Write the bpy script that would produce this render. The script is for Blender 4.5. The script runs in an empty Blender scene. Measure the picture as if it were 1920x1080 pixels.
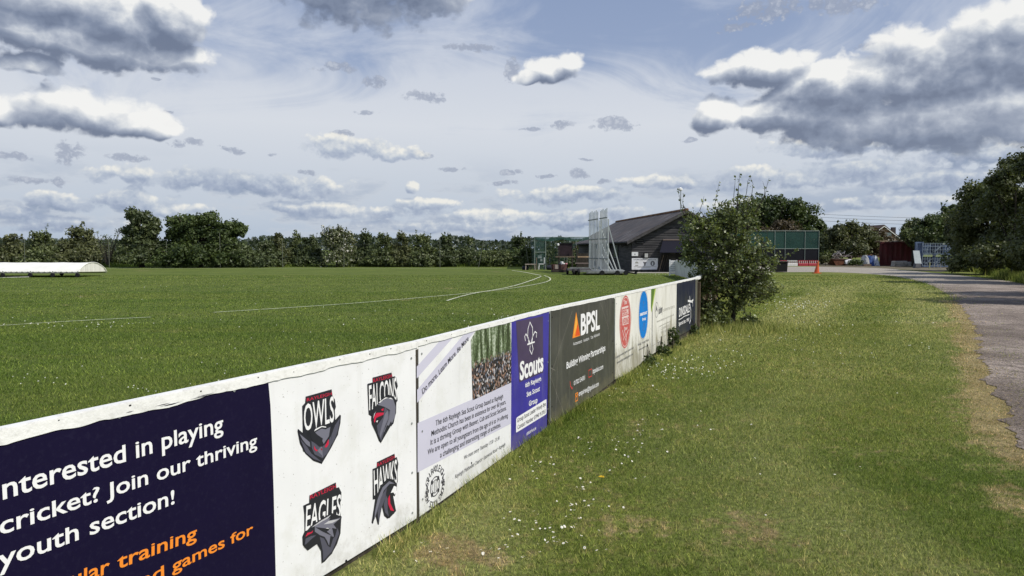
import bpy, bmesh, math, random
import numpy as np
from mathutils import Vector, Matrix
R = math.radians
C = bpy.context.scene.collection
SC = bpy.context.scene

# ------------------------------------------------------------------ camera
CAM_H = 1.5; F = 1400.0; HORIZ = 468.0
PITCH = math.atan((540-HORIZ)/F)
cam = bpy.data.cameras.new("camera"); camo = bpy.data.objects.new("camera", cam); C.objects.link(camo)
camo.location = (0, 0, CAM_H); camo.rotation_euler = (math.pi/2-PITCH, 0, 0)
cam.sensor_width = 36; cam.lens = F/1920*36; cam.clip_start = .05; cam.clip_end = 6000
SC.camera = camo

# ------------------------------------------------------------------ light
SUN_EL = R(47); SUN_AZ = R(114)          # azimuth clockwise from +Y (the view direction)
SUN_STR = 3.7
sd = Vector((math.sin(SUN_AZ)*math.cos(SUN_EL), math.cos(SUN_AZ)*math.cos(SUN_EL), math.sin(SUN_EL)))
sl = bpy.data.lights.new("sun", 'SUN'); sl.energy = SUN_STR; sl.angle = R(.55); sl.color = (1, .95, .87)
so = bpy.data.objects.new("sun", sl); so.rotation_euler = sd.to_track_quat('Z', 'Y').to_euler(); so.location = (20, -10, 30); C.objects.link(so)
SC.view_settings.view_transform = 'Standard'; SC.view_settings.look = 'None'
SC.view_settings.exposure = 0.15; SC.view_settings.gamma = 1
SC.cycles.max_bounces = 6; SC.cycles.transparent_max_bounces = 16; SC.cycles.diffuse_bounces = 3

# ------------------------------------------------------------------ world: sky and clouds
def srgb(r, g, b):
    f = lambda c: (c/255/12.92) if c/255 <= .04045 else ((c/255+.055)/1.055)**2.4
    return (f(r), f(g), f(b), 1)
W = bpy.data.worlds.new("World"); SC.world = W; W.use_nodes = True
wt = W.node_tree; wt.nodes.clear()
class NT:
    """tiny helper for building node math"""
    def __init__(s, t): s.t = t
    def n(s, typ, **k):
        o = s.t.nodes.new(typ)
        for a, v in k.items(): setattr(o, a, v)
        return o
    def put(s, sock, v):
        if v is None: return
        if isinstance(v, bpy.types.NodeSocket): s.t.links.new(v, sock)
        else: sock.default_value = v
    def m(s, op, a, b=None, c=None, clamp=False):
        o = s.n('ShaderNodeMath', operation=op, use_clamp=clamp)
        s.put(o.inputs[0], a); s.put(o.inputs[1], b); s.put(o.inputs[2], c); return o.outputs[0]
    def v(s, op, a, b=None, out=0, sc=None):
        o = s.n('ShaderNodeVectorMath', operation=op)
        s.put(o.inputs[0], a); s.put(o.inputs[1], b)
        if sc is not None: s.put(o.inputs['Scale'], sc)
        return o.outputs[out]
    def mix(s, f, a, b, blend='MIX'):
        o = s.n('ShaderNodeMix', data_type='RGBA', blend_type=blend)
        s.put(o.inputs[0], f); s.put(o.inputs[6], a); s.put(o.inputs[7], b); return o.outputs[2]
    def noise(s, vec, scale, detail=5, rough=.55, out=0, dist=0, dim='3D'):
        o = s.n('ShaderNodeTexNoise', noise_dimensions=dim)
        s.put(o.inputs['Vector'], vec); o.inputs['Scale'].default_value = scale
        o.inputs['Detail'].default_value = detail; o.inputs['Roughness'].default_value = rough
        o.inputs['Distortion'].default_value = dist
        return o.outputs[out]
    def rng(s, v, a, b, c=0, d=1, smooth=True):
        o = s.n('ShaderNodeMapRange', interpolation_type='SMOOTHSTEP' if smooth else 'LINEAR')
        s.put(o.inputs[0], v); s.put(o.inputs[1], a); s.put(o.inputs[2], b); s.put(o.inputs[3], c); s.put(o.inputs[4], d)
        return o.outputs[0]
    def ramp(s, f, stops, mode='LINEAR'):
        o = s.n('ShaderNodeValToRGB'); s.put(o.inputs[0], f); e = o.color_ramp.elements; o.color_ramp.interpolation = mode
        while len(e) < len(stops): e.new(.5)
        for i, (p, c) in enumerate(stops): e[i].position = p; e[i].color = c if len(c) == 4 else (*c, 1)
        return o.outputs[0]

# a cloud is given by where it stands in the sky (bearing and elevation, in units of 1/1400 rad)
def skyc(px, py, rx, up, dn):
    az = math.atan((px-960)/F); ca = math.cos(az)
    el = math.atan((HORIZ-py)/F*ca)
    return (az*1400, el*1400, rx*ca*ca, up*ca, dn*ca)
BIG = [(150,88,300,42,46),(230,58,180,62,40),(50,62,130,55,44),(340,48,72,70,48),(130,10,200,60,50),(70,128,72,26,26),
       (150,215,175,52,42),(250,235,110,40,26),(-30,210,90,42,40),
       (1840,105,300,80,85),(1640,165,230,60,70),(1760,215,380,62,84),(1480,215,120,40,40),(1420,135,120,38,34),(1335,222,58,36,30),(1540,165,120,50,60),(1900,60,200,60,60),
       (1028,138,58,32,24),(1066,124,30,22,22),(985,146,30,14,12),(690,-40,200,40,100),(800,-30,110,40,70)]
LOW = [(650,280,110,30,24),(735,290,90,20,18),(1560,274,170,22,26),(1700,262,190,20,30),(400,335,240,26,30),(540,345,170,24,36),(250,330,100,18,16),
       (590,388,110,16,16),(250,380,95,34,26),(100,384,120,30,24),(330,395,90,20,20),(20,400,80,24,20),
       (1250,346,110,18,14),(1440,345,190,36,18),(1600,325,150,36,28),(1720,345,140,26,22),(1850,292,190,30,28),(1800,330,150,22,22),
       (1060,370,170,24,18),(960,408,180,20,16),(1120,415,200,30,24),(775,353,22,15,16),(1710,380,230,24,18),(680,400,160,18,16),(800,385,90,14,12),(850,425,240,18,14),(1350,390,120,20,18),(130,420,200,18,16)]
SMALL = [(630,137,50,18,10),(715,158,34,14,13),(800,189,46,13,13),(695,216,28,7,5),(322,232,25,9,8),(332,272,26,11,9),(372,268,28,9,9),
         (440,279,28,9,8),(502,292,14,6,5),(318,211,22,4,3),(305,156,20,5,4),(135,292,48,30,22),(250,302,48,11,10),(30,293,48,10,9),
         (62,338,52,9,10),(118,338,18,12,14),(850,321,24,8,6),(790,291,30,12,12),(1150,236,50,16,16),(1040,238,36,11,10),(990,248,22,5,4),
         (885,97,75,14,8),(955,140,16,34,24),(1430,32,95,32,22),(1560,18,100,24,20),(1088,332,24,18,13),(1015,332,30,7,5),(955,327,20,9,6),
         (940,345,34,7,6),(1105,299,20,3,3),(1290,264,22,10,6),(1370,60,50,10,8),(575,327,30,6,6),(1640,95,60,16,10),(650,255,22,10,8),(1130,345,30,9,7),(1750,205,60,8,6)]
def blob_field(blobs, wx, wy, nk, ns, detail, name, flat=False):
    g = bpy.data.node_groups.new(name, 'ShaderNodeTree')
    g.interface.new_socket('P', in_out='INPUT', socket_type='NodeSocketVector')
    g.interface.new_socket('F', in_out='OUTPUT', socket_type='NodeSocketFloat')
    g.interface.new_socket('N', in_out='OUTPUT', socket_type='NodeSocketFloat')
    q = NT(g); gi = q.n('NodeGroupInput'); go = q.n('NodeGroupOutput'); P = gi.outputs[0]
    w = q.noise(P, 1/95, 3, .5, out=1, dim='2D')
    w = q.v('MULTIPLY', q.v('SUBTRACT', w, (.5,.5,.5)), (wx, wy, 0))
    PW = q.v('ADD', P, w)
    acc = None
    for b in blobs:
        a, e, rx, up, dn = skyc(*b)
        if flat:                              # flatter underside than top
            d = q.v('SUBTRACT', PW, (a, e, 0))
            mx = q.v('MAXIMUM', q.v('MULTIPLY', d, (1/rx, 1/up, 0)), q.v('MULTIPLY', d, (1/rx, -1/dn, 0)))
        else:
            ry = (up+dn)/2; o_ = q.n('ShaderNodeVectorMath', operation='MULTIPLY_ADD'); q.put(o_.inputs[0], PW)
            o_.inputs[1].default_value = (1/rx, 1/ry, 0); o_.inputs[2].default_value = (-a/rx, -(e+(up-dn)/2)/ry, 0); mx = o_.outputs[0]
        l = q.v('DOT_PRODUCT', mx, mx, out=1)
        acc = l if acc is None else q.m('MINIMUM', acc, l)
    PN = q.v('ADD', q.v('MULTIPLY', P, (1, 1.25, 1)), q.v('MULTIPLY', q.v('SUBTRACT', q.noise(P, ns*1.3, 4, .6, out=1, dim='2D'), (.5,.5,.5)), (.5/ns, .35/ns, 0)))
    n = q.noise(PN, ns, detail, .60, dim='2D')
    vo = q.n('ShaderNodeTexVoronoi', voronoi_dimensions='2D', feature='F1'); q.put(vo.inputs['Vector'], PN); vo.inputs['Scale'].default_value = ns*1.5
    vo.inputs['Detail'].default_value = 2.0; vo.inputs['Roughness'].default_value = .55; vo.inputs['Lacunarity'].default_value = 2.1
    puff = q.m('SUBTRACT', 1.05, vo.outputs['Distance'])
    n = q.m('ADD', q.m('ADD', q.m('MULTIPLY', n, .50), q.m('MULTIPLY', puff, .20)), q.m('MULTIPLY', q.noise(P, ns*.42, 3, .5, dim='2D'), .25))
    f = q.m('SUBTRACT', 1.22 if flat else 1.0, acc)
    f = q.m('MAXIMUM', f, -1.5)
    g.links.new(f, go.inputs[0]); g.links.new(n, go.inputs[1])
    return g
q = NT(wt)
tc = q.n('ShaderNodeTexCoord').outputs['Generated']
sep = q.n('ShaderNodeSeparateXYZ'); q.put(sep.inputs[0], tc)
az = q.m('MULTIPLY', q.m('ARCTAN2', sep.outputs[0], sep.outputs[1]), 1400)
elr = q.m('ARCSINE', sep.outputs[2]); el = q.m('MULTIPLY', elr, 1400)
cmb = q.n('ShaderNodeCombineXYZ'); q.put(cmb.inputs[0], az); q.put(cmb.inputs[1], el); P = cmb.outputs[0]
sky = q.n('ShaderNodeTexSky', sky_type='NISHITA', sun_disc=False, sun_elevation=SUN_EL, sun_rotation=SUN_AZ, air_density=1.0, dust_density=.6, ozone_density=1.5)
SKY_K = .085
base = q.mix(1.0, sky.outputs[0], (SKY_K, SKY_K, SKY_K*1.12, 1), 'MULTIPLY')
base = q.mix(.6, base, srgb(128,147,182))
# high thin veil of cloud
cv = q.n('ShaderNodeCombineXYZ'); q.put(cv.inputs[0], az); q.put(cv.inputs[1], q.m('MULTIPLY', el, 3.2)); veilP = cv.outputs[0]
veil = q.noise(veilP, 1/430, 6, .62, dim='2D', dist=.8)
veil2 = q.noise(P, 1/300, 5, .6, dim='2D')
hz = q.rng(el, 40, 480, .40, -.27)
vv = q.m('ADD', q.m('ADD', q.m('MULTIPLY', veil, .9), q.m('MULTIPLY', veil2, .5)), hz)
vm = q.rng(vv, .36, .76, .22, 1)
veilc = q.ramp(q.m('DIVIDE', el, 500), [(0, srgb(166,180,198)), (.12, srgb(182,192,205)), (.45, srgb(204,209,217)), (.7, srgb(192,199,212)), (1, srgb(170,181,202))])
col = q.mix(vm, base, veilc)
# low grey banks near the horizon
bank = q.noise(q.v('MULTIPLY', P, (1, 3.6, 1)), 1/230, 7, .6, dim='2D')
bk = q.m('MULTIPLY', q.rng(bank, .47, .60), q.rng(el, 20, 190, .85, 0))
bankc = q.mix(q.rng(bank, .5, .68), srgb(194,199,206), srgb(146,160,182))
col = q.mix(bk, col, bankc)
# small grey fragments
gs = blob_field(SMALL, 48, 26, 1, 1/21, 5, "cloud_fragments")
s1 = q.n('ShaderNodeGroup', node_tree=gs); q.put(s1.inputs[0], P)
fs = q.m('ADD', s1.outputs[0], q.m('MULTIPLY', q.m('SUBTRACT', s1.outputs[1], .5), 3.4))
ds = q.m('MULTIPLY', q.rng(fs, .0, .6), .75)
sc_ = q.mix(q.rng(s1.outputs[1], .42, .62), srgb(146,155,174), srgb(180,186,198))
col = q.mix(ds, col, sc_)
# big cumulus, evaluated here and a little towards the sun for shading
gb = blob_field(BIG, 60, 34, 1, 1/75, 7, "cumulus", True)
b1 = q.n('ShaderNodeGroup', node_tree=gb); q.put(b1.inputs[0], P)
b2 = q.n('ShaderNodeGroup', node_tree=gb); q.put(b2.inputs[0], q.v('ADD', P, (14, 26, 0)))
gl = blob_field(LOW, 44, 20, 1, 1/42, 6, 'low_cumulus')
l1 = q.n('ShaderNodeGroup', node_tree=gl); q.put(l1.inputs[0], P)
l2 = q.n('ShaderNodeGroup', node_tree=gl); q.put(l2.inputs[0], q.v('ADD', P, (6, 10, 0)))
g1 = q.m('ADD', l1.outputs[0], q.m('MULTIPLY', q.m('SUBTRACT', l1.outputs[1], .5), 2.6))
dl_ = q.m('MULTIPLY', q.rng(g1, .0, .6), .85)
LL = q.m('ADD', q.m('ADD', q.m('MULTIPLY', q.m('SUBTRACT', l1.outputs[0], l2.outputs[0]), .55), q.m('MULTIPLY', q.m('SUBTRACT', l1.outputs[1], l2.outputs[1]), 1.3)), q.m('ADD', .42, q.m('MULTIPLY', q.m('SUBTRACT', q.noise(P, 1/210, 2, .5, dim='2D'), .5), .9)))
lc_ = q.ramp(LL, [(0, srgb(128,143,168)), (.25, srgb(148,160,182)), (.5, srgb(172,182,197)), (.72, srgb(200,205,210)), (1, srgb(232,230,222))])
col = q.mix(dl_, col, lc_)

K = 2.5
f1 = q.m('ADD', b1.outputs[0], q.m('MULTIPLY', q.m('SUBTRACT', b1.outputs[1], .5), K))
lowm = q.rng(el, 60, 200, 1, 0)
f2 = q.m('ADD', b2.outputs[0], q.m('MULTIPLY', q.m('SUBTRACT', b2.outputs[1], .5), K))
dens = q.m('MULTIPLY', q.rng(f1, .0, .52), q.rng(lowm, 0, 1, 1, .80))
dF = q.m('SUBTRACT', b1.outputs[0], b2.outputs[0]); dN = q.m('SUBTRACT', b1.outputs[1], b2.outputs[1])
thin = q.rng(f1, 0, 1.1, .16, -.10)
L = q.m('ADD', q.m('ADD', q.m('MULTIPLY', dF, 1.1), q.m('MULTIPLY', dN, 1.35)), q.m('ADD', .40, thin))
cr = q.ramp(L, [(0, srgb(106,117,139)), (.2, srgb(124,135,156)), (.42, srgb(148,157,174)), (.62, srgb(176,183,195)), (.80, srgb(204,208,213)), (1, srgb(233,233,231))])
cr = q.mix(q.m('MULTIPLY', lowm, .62), cr, srgb(176,186,200))
col = q.mix(q.m('MULTIPLY', dens, .95), col, cr)
col = q.mix(q.rng(el, -60, 0), srgb(90,100,70), col)
bg = q.n('ShaderNodeBackground'); q.put(bg.inputs[0], col); bg.inputs[1].default_value = 1.0
wo = q.n('ShaderNodeOutputWorld'); wt.links.new(bg.outputs[0], wo.inputs[0])
W.cycles.sampling_method = 'MANUAL'; W.cycles.sample_map_resolution = 256

# ------------------------------------------------------------------ projection helpers (photo pixel -> point in the place)
SP, CP = math.sin(PITCH), math.cos(PITCH)
def ray(px, py):
    a = (px-960)/F; b = -(py-540)/F
    return Vector((a, CP + b*SP, -SP + b*CP))
def ground(px, py, h=0.0):
    r = ray(px, py); k = (h-CAM_H)/r.z; return Vector((r.x*k, r.y*k, h))
def at(px, py, Y):
    r = ray(px, py); k = Y/r.y; return Vector((r.x*k, Y, CAM_H+r.z*k))

# ------------------------------------------------------------------ object helpers
def tag(o, label=None, cat=None, group=None, kind=None):
    if label: o['label'] = label
    if cat: o['category'] = cat
    if group: o['group'] = group
    if kind: o['kind'] = kind
    return o
def empty(name, loc, label, cat, group=None, rz=0):
    o = bpy.data.objects.new(name, None); C.objects.link(o); o.location = loc; o.rotation_euler = (0, 0, rz); o.empty_display_size = .1
    return tag(o, label, cat, group)
def link(name, me, mat=None, parent=None):
    o = bpy.data.objects.new(name, me); C.objects.link(o)
    if mat is not None:
        for m_ in (mat if isinstance(mat, (list, tuple)) else [mat]): me.materials.append(m_)
    if parent is not None:
        # geometry is given in world space; keep it there
        o.parent = parent; o.matrix_parent_inverse = (Matrix.Translation(parent.location) @ parent.rotation_euler.to_matrix().to_4x4()).inverted()
    return o
def fast_mesh(name, verts, faces, attr=None, smooth=False):
    """verts (N,3), faces (M,k) all the same size; attr {name: array per vertex}"""
    me = bpy.data.meshes.new(name); verts = np.asarray(verts, np.float32); faces = np.asarray(faces, np.int32)
    k = faces.shape[1]; me.vertices.add(len(verts)); me.vertices.foreach_set('co', verts.ravel())
    me.loops.add(faces.size); me.loops.foreach_set('vertex_index', faces.ravel())
    me.polygons.add(len(faces)); me.polygons.foreach_set('loop_start', np.arange(0, faces.size, k, dtype=np.int32))
    me.polygons.foreach_set('loop_total', np.full(len(faces), k, np.int32))
    if smooth: me.polygons.foreach_set('use_smooth', np.ones(len(faces), bool))
    if attr:
        for a, v in attr.items():
            at_ = me.attributes.new(a, 'FLOAT', 'POINT'); at_.data.foreach_set('value', np.asarray(v, np.float32))
    me.update(calc_edges=True); return me
class MB:
    def __init__(s): s.v = []; s.f = []; s.mi = []
    def add(s, vs, fs, mi=0):
        b = len(s.v); s.v += [tuple(v) for v in vs]; s.f += [tuple(i+b for i in f) for f in fs]; s.mi += [mi]*len(fs); return s
    def box(s, c, size, rz=0, mi=0, rx=0, ry=0):
        x, y, z = size[0]/2, size[1]/2, size[2]/2
        M = Matrix.Translation(c) @ Matrix.Rotation(rz, 4, 'Z') @ Matrix.Rotation(ry, 4, 'Y') @ Matrix.Rotation(rx, 4, 'X')
        vs = [M @ Vector((a*x, b*y, d*z)) for a in (-1, 1) for b in (-1, 1) for d in (-1, 1)]
        return s.add(vs, [(0,1,3,2),(4,6,7,5),(0,4,5,1),(2,3,7,6),(0,2,6,4),(1,5,7,3)], mi)
    def bar(s, a, b, w, d=None, mi=0):
        """a square bar from a to b"""
        a = Vector(a); b = Vector(b); d = d or w; t = (b-a).normalized()
        u = t.cross(Vector((0,0,1)));
        if u.length < .01: u = Vector((1,0,0))
        u.normalize(); v = t.cross(u).normalized()
        vs = [p + u*(i*w/2) + v*(j*d/2) for p in (a, b) for i, j in ((-1,-1),(1,-1),(1,1),(-1,1))]
        return s.add(vs, [(0,3,2,1),(4,5,6,7),(0,1,5,4),(1,2,6,5),(2,3,7,6),(3,0,4,7)], mi)
    def tube(s, pts, rad, n=8, mi=0, cap=True):
        pts = [Vector(p) for p in pts]; rad = rad if isinstance(rad, (list, tuple)) else [rad]*len(pts)
        vs = []; fs = []
        for i, p in enumerate(pts):
            t = (pts[min(i+1, len(pts)-1)] - pts[max(i-1, 0)])
            t = t.normalized() if t.length > 1e-9 else Vector((0,0,1))
            u = t.cross(Vector((0.13,.05,1)));
            if u.length < .05: u = t.cross(Vector((1,0,0)))
            u.normalize(); w = t.cross(u)
            for k in range(n):
                a = 2*math.pi*k/n; vs.append(p + (u*math.cos(a) + w*math.sin(a))*rad[i])
        for i in range(len(pts)-1):
            for k in range(n):
                fs.append((i*n+k, i*n+(k+1) % n, (i+1)*n+(k+1) % n, (i+1)*n+k))
        if cap: fs.append(tuple(range(n))[::-1]); fs.append(tuple((len(pts)-1)*n+k for k in range(n)))
        return s.add(vs, fs, mi)
    def prism(s, pts, d, mi=0):
        """planar outline extruded by vector d"""
        n = len(pts); pts = [Vector(p) for p in pts]; d = Vector(d)
        return s.add(pts + [p+d for p in pts], [tuple(range(n)), tuple(range(n, 2*n))[::-1]] + [(i, i+n, (i+1) % n+n, (i+1) % n) for i in range(n)], mi)
    def poly(s, pts, mi=0): return s.add(pts, [tuple(range(len(pts)))], mi)
    def lathe(s, c, prof, n=16, mi=0, axis='Z'):
        vs = []; fs = []
        for r, h in prof:
            for k in range(n):
                a = 2*math.pi*k/n
                p = (r*math.cos(a), r*math.sin(a), h) if axis == 'Z' else ((h, r*math.cos(a), r*math.sin(a)) if axis == 'X' else (r*math.cos(a), h, r*math.sin(a)))
                vs.append(Vector(c)+Vector(p))
        for i in range(len(prof)-1):
            for k in range(n): fs.append((i*n+k, i*n+(k+1) % n, (i+1)*n+(k+1) % n, (i+1)*n+k))
        fs.append(tuple(range(n))[::-1]); fs.append(tuple((len(prof)-1)*n+k for k in range(n)))
        return s.add(vs, fs, mi)
    def emit(s, name, mat, parent=None, smooth=False, bevel=0):
        me = bpy.data.meshes.new(name); me.from_pydata(s.v, [], s.f)
        bm = bmesh.new(); bm.from_mesh(me); bmesh.ops.recalc_face_normals(bm, faces=bm.faces); bm.to_mesh(me); bm.free()
        me.polygons.foreach_set('material_index', s.mi)
        if smooth: me.shade_smooth() if hasattr(me, 'shade_smooth') else None
        o = link(name, me, mat, parent)
        if bevel:
            b = o.modifiers.new('bevel', 'BEVEL'); b.width = bevel; b.segments = 2; b.limit_method = 'ANGLE'
        return o

# ------------------------------------------------------------------ materials
MATS = {}
def pmat(name, col, rough=.7, metal=0, spec=.3, var=.0, vscale=6, dirt=None, dscale=3, damt=.4, bump=0, bscale=40, alpha=None, stretch=None, trans=0, splash=0, ripple=0):
    if name in MATS: return MATS[name]
    m_ = bpy.data.materials.new(name); m_.use_nodes = True; t = m_.node_tree; q = NT(t)
    b = t.nodes['Principled BSDF']; b.inputs['Roughness'].default_value = rough; b.inputs['Metallic'].default_value = metal
    b.inputs['Specular IOR Level'].default_value = spec
    P = q.n('ShaderNodeTexCoord').outputs['Object']
    if stretch: P = q.v('MULTIPLY', P, stretch)
    c = (*col[:3], 1); out = c
    if var:
        n = q.noise(P, vscale, 5, .6)
        out = q.mix(q.rng(n, .3, .7), tuple(x*(1-var) for x in c[:3])+(1,), tuple(min(1, x*(1+var)) for x in c[:3])+(1,))
    if dirt:
        n = q.noise(P, dscale, 7, .65)
        out = q.mix(q.m('MULTIPLY', q.rng(n, .5, .68), damt), out, (*dirt[:3], 1))
    if splash:       # mud and algae thrown up from the grass: fixed stains along the lower edge
        sz = q.n('ShaderNodeSeparateXYZ'); q.put(sz.inputs[0], P)
        k = q.m('ADD', q.rng(sz.outputs[2], .02, .42, .55, -.25), q.m('MULTIPLY', q.m('SUBTRACT', q.noise(P, 7, 7, .75), .5), 1.5))
        out = q.mix(q.m('MULTIPLY', q.rng(k, .25, .7), splash), out, (.20,.18,.105,1))
        sp_ = q.noise(P, 85, 2, .5); out = q.mix(q.m('MULTIPLY', q.rng(sp_, .70, .74), .55), out, (.16,.14,.10,1))
        st_ = q.noise(q.v('MULTIPLY', P, (9, 9, .8)), 1.6, 5, .6); out = q.mix(q.m('MULTIPLY', q.rng(st_, .52, .72), splash*.35), out, (.34,.33,.26,1))
    q.put(b.inputs['Base Color'], out)
    if ripple:
        n = q.noise(P, 2.6, 2, .4); bn = q.n('ShaderNodeBump'); bn.inputs['Strength'].default_value = ripple; bn.inputs['Distance'].default_value = .03
        q.put(bn.inputs['Height'], n); t.links.new(bn.outputs[0], b.inputs['Normal'])
    if bump:
        n = q.noise(P, bscale, 4, .6); bn = q.n('ShaderNodeBump'); bn.inputs['Strength'].default_value = bump; bn.inputs['Distance'].default_value = .01
        q.put(bn.inputs['Height'], n); t.links.new(bn.outputs[0], b.inputs['Normal'])
    if alpha is not None: b.inputs['Alpha'].default_value = alpha
    MATS[name] = m_; return m_
def leafmat(name, dark, light, rough=.5, spec=.35, transl=.25, extra=None):
    if name in MATS: return MATS[name]
    m_ = bpy.data.materials.new(name); m_.use_nodes = True; t = m_.node_tree; q = NT(t)
    b = t.nodes['Principled BSDF']; out = t.nodes['Material Output']
    a = q.n('ShaderNodeAttribute', attribute_name='tone').outputs['Fac']
    stops = [(0, dark), (.75, light)] + ([(.93, light), (.97, extra)] if extra else [(1, tuple(x*1.25 for x in light))])
    c = q.ramp(a, stops)
    q.put(b.inputs['Base Color'], c); b.inputs['Roughness'].default_value = rough; b.inputs['Specular IOR Level'].default_value = spec
    tr = q.n('ShaderNodeBsdfTranslucent'); q.put(tr.inputs[0], q.mix(1.0, c, (1.2, 1.25, .6, 1), 'MULTIPLY'))
    mx = q.n('ShaderNodeMixShader'); mx.inputs[0].default_value = transl
    t.links.new(b.outputs[0], mx.inputs[1]); t.links.new(tr.outputs[0], mx.inputs[2]); t.links.new(mx.outputs[0], out.inputs[0])
    MATS[name] = m_; return m_
def netmat(name, col, cover):
    m_ = bpy.data.materials.new(name); m_.use_nodes = True; t = m_.node_tree; q = NT(t)
    b = t.nodes['Principled BSDF']; out = t.nodes['Material Output']
    b.inputs['Base Color'].default_value = (*col, 1); b.inputs['Roughness'].default_value = .8
    n = q.noise(q.n('ShaderNodeTexCoord').outputs['Object'], 1.6, 4, .6)
    tr = q.n('ShaderNodeBsdfTransparent'); mx = q.n('ShaderNodeMixShader')
    q.put(mx.inputs[0], q.rng(n, .3, .7, cover*.75, min(1, cover*1.25)))
    t.links.new(tr.outputs[0], mx.inputs[1]); t.links.new(b.outputs[0], mx.inputs[2]); t.links.new(mx.outputs[0], out.inputs[0])
    return m_
WHITE = pmat('white_paint', (.80,.80,.78), .6, var=.04, dirt=(.42,.41,.36), dscale=9, damt=.35, bump=.15, bscale=60)
BOARD = pmat('white_board_vinyl', (.80,.805,.81), .38, splash=.28, ripple=.4, var=.02, dirt=(.55,.55,.47), dscale=5, damt=.22)
OLDB = pmat('weathered_white_vinyl', (.76,.75,.69), .5, splash=.75, ripple=.8, var=.05, vscale=3, dirt=(.40,.37,.27), dscale=3.5, damt=.4, stretch=(1,1,.35))
NAVY = pmat('navy_vinyl', (.0075,.0050,.026), .5, ripple=.15, spec=.12, var=.06, vscale=3, dirt=(.10,.10,.16), dscale=60, damt=.04)
DNAVY = pmat('dark_navy_vinyl', (.018,.022,.045), .35, splash=.5, ripple=.5, var=.15, vscale=3, dirt=(.07,.07,.06), dscale=4, damt=.4)
BLUE = pmat('royal_blue_vinyl', (.045,.035,.30), .35, splash=.3, ripple=.7, var=.08, vscale=4)
PURP = pmat('purple_print', (.065,.045,.10), .4, var=.12, vscale=4)
LILAC = pmat('lilac_print', (.58,.57,.68), .42, var=.02)
CHAR = pmat('charcoal_vinyl', (.060,.060,.055), .38, splash=.35, ripple=.6, var=.10, vscale=2.5, dirt=(.10,.10,.09), dscale=6, damt=.3)
INKW = pmat('white_print', (.82,.82,.82), .45)
INKK = pmat('dark_print', (.035,.033,.045), .45)
INKG = pmat('grey_print', (.16,.16,.17), .45, var=.3, vscale=40)
FADE = pmat('faded_print', (.36,.35,.31), .5, var=.2, vscale=30)
ORANGE = pmat('orange_print', (.85,.26,.03), .45)
RED = pmat('crimson_print', (.55,.02,.06), .45)
EDK = pmat('emblem_charcoal', (.022,.023,.030), .4)
EGR = pmat('emblem_slate', (.17,.17,.215), .4)
EMID = pmat('emblem_dark_slate', (.085,.085,.115), .4)
ELT = pmat('emblem_silver', (.50,.50,.52), .4)
DKWOOD = pmat('dark_timber', (.045,.038,.030), .85, var=.4, vscale=14, bump=.4, stretch=(1,1,.3))
OLDWOOD = pmat('old_brown_timber', (.16,.12,.085), .85, var=.35, vscale=12, bump=.4, stretch=(1,1,.25))
STEEL = pmat('galvanised_steel', (.36,.38,.38), .45, metal=.5, var=.15, vscale=8)
BLACK = pmat('black_rubber', (.012,.012,.013), .7)
CREAM = pmat('cream_cover_sheet', (.80,.79,.72), .6, var=.06, vscale=2.0, bump=.25, bscale=2.5)
BARK = pmat('bark', (.045,.038,.031), .9, var=.4, vscale=20, bump=.5, bscale=30)

# ------------------------------------------------------------------ ground, track, lines
rngN = np.random.default_rng(7)
def vnoise(x, y, seed=0):
    """smooth value noise, numpy"""
    xi = np.floor(x).astype(np.int64); yi = np.floor(y).astype(np.int64); fx = x-xi; fy = y-yi
    fx = fx*fx*(3-2*fx); fy = fy*fy*(3-2*fy)
    def h(a, b):
        n = (a*374761393 + b*668265263 + seed*982451653) & 0x7fffffff
        n = ((n ^ (n >> 13))*1274126177) & 0x7fffffff
        return ((n ^ (n >> 16)) & 0xffff)/65535.0
    return (h(xi, yi)*(1-fx)+h(xi+1, yi)*fx)*(1-fy) + (h(xi, yi+1)*(1-fx)+h(xi+1, yi+1)*fx)*fy
def fbm(x, y, seed=0, o=4):
    s = 0; a = .5; t = 0
    for i in range(o): s = s + a*vnoise(x*2**i, y*2**i, seed+i); t += a; a *= .55
    return s/t
# fence line: top edge of the boundary fence, read off the photograph
FH = 1.005
FN = [ground(px, py, FH) for px, py in ((0,803),(780,639.5),(1029,577.5),(1151,552.5),(1222,537.5),(1268,527.8),(1308,519.3))]
FN = [Vector((p.x, p.y)) for p in FN]
d0 = (FN[1]-FN[0]).normalized()
BACK = FN[0] - d0*3.2
LINE = [BACK] + FN[1:]
g_ = lambda px, py: Vector(ground(px, py)[:2])
FAR = [Vector((4.75,17.6)), Vector((6.3,23.0)), Vector((8.3,31.0)), Vector((9.45,43.0))]
LINE_ALL = LINE + FAR
def seg_dist(X, Y, pts):
    d = np.full(X.shape, 1e9); side = np.zeros(X.shape)
    for a, b in zip(pts[:-1], pts[1:]):
        ax, ay = a; bx, by = b; vx, vy = bx-ax, by-ay; L2 = vx*vx+vy*vy
        t = np.clip(((X-ax)*vx+(Y-ay)*vy)/L2, 0, 1); dx = X-ax-t*vx; dy = Y-ay-t*vy; dd = np.hypot(dx, dy)
        m_ = dd < d; d = np.where(m_, dd, d); side = np.where(m_, np.sign(vx*(Y-ay)-vy*(X-ax)), side)
    return d, side      # side>0: left of the line
TL = [(4.4,-6),(4.0,0),(3.72,3.6)] + [tuple(g_(*p)) for p in ((1940,860),(1905,800),(1868,740),(1845,690),(1832,640),(1828,605),(1802,575),(1775,550),(1742,532),(1692,520),(1640,514),(1580,511),(1540,510),(1470,510.5),(1400,510.5))]
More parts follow.
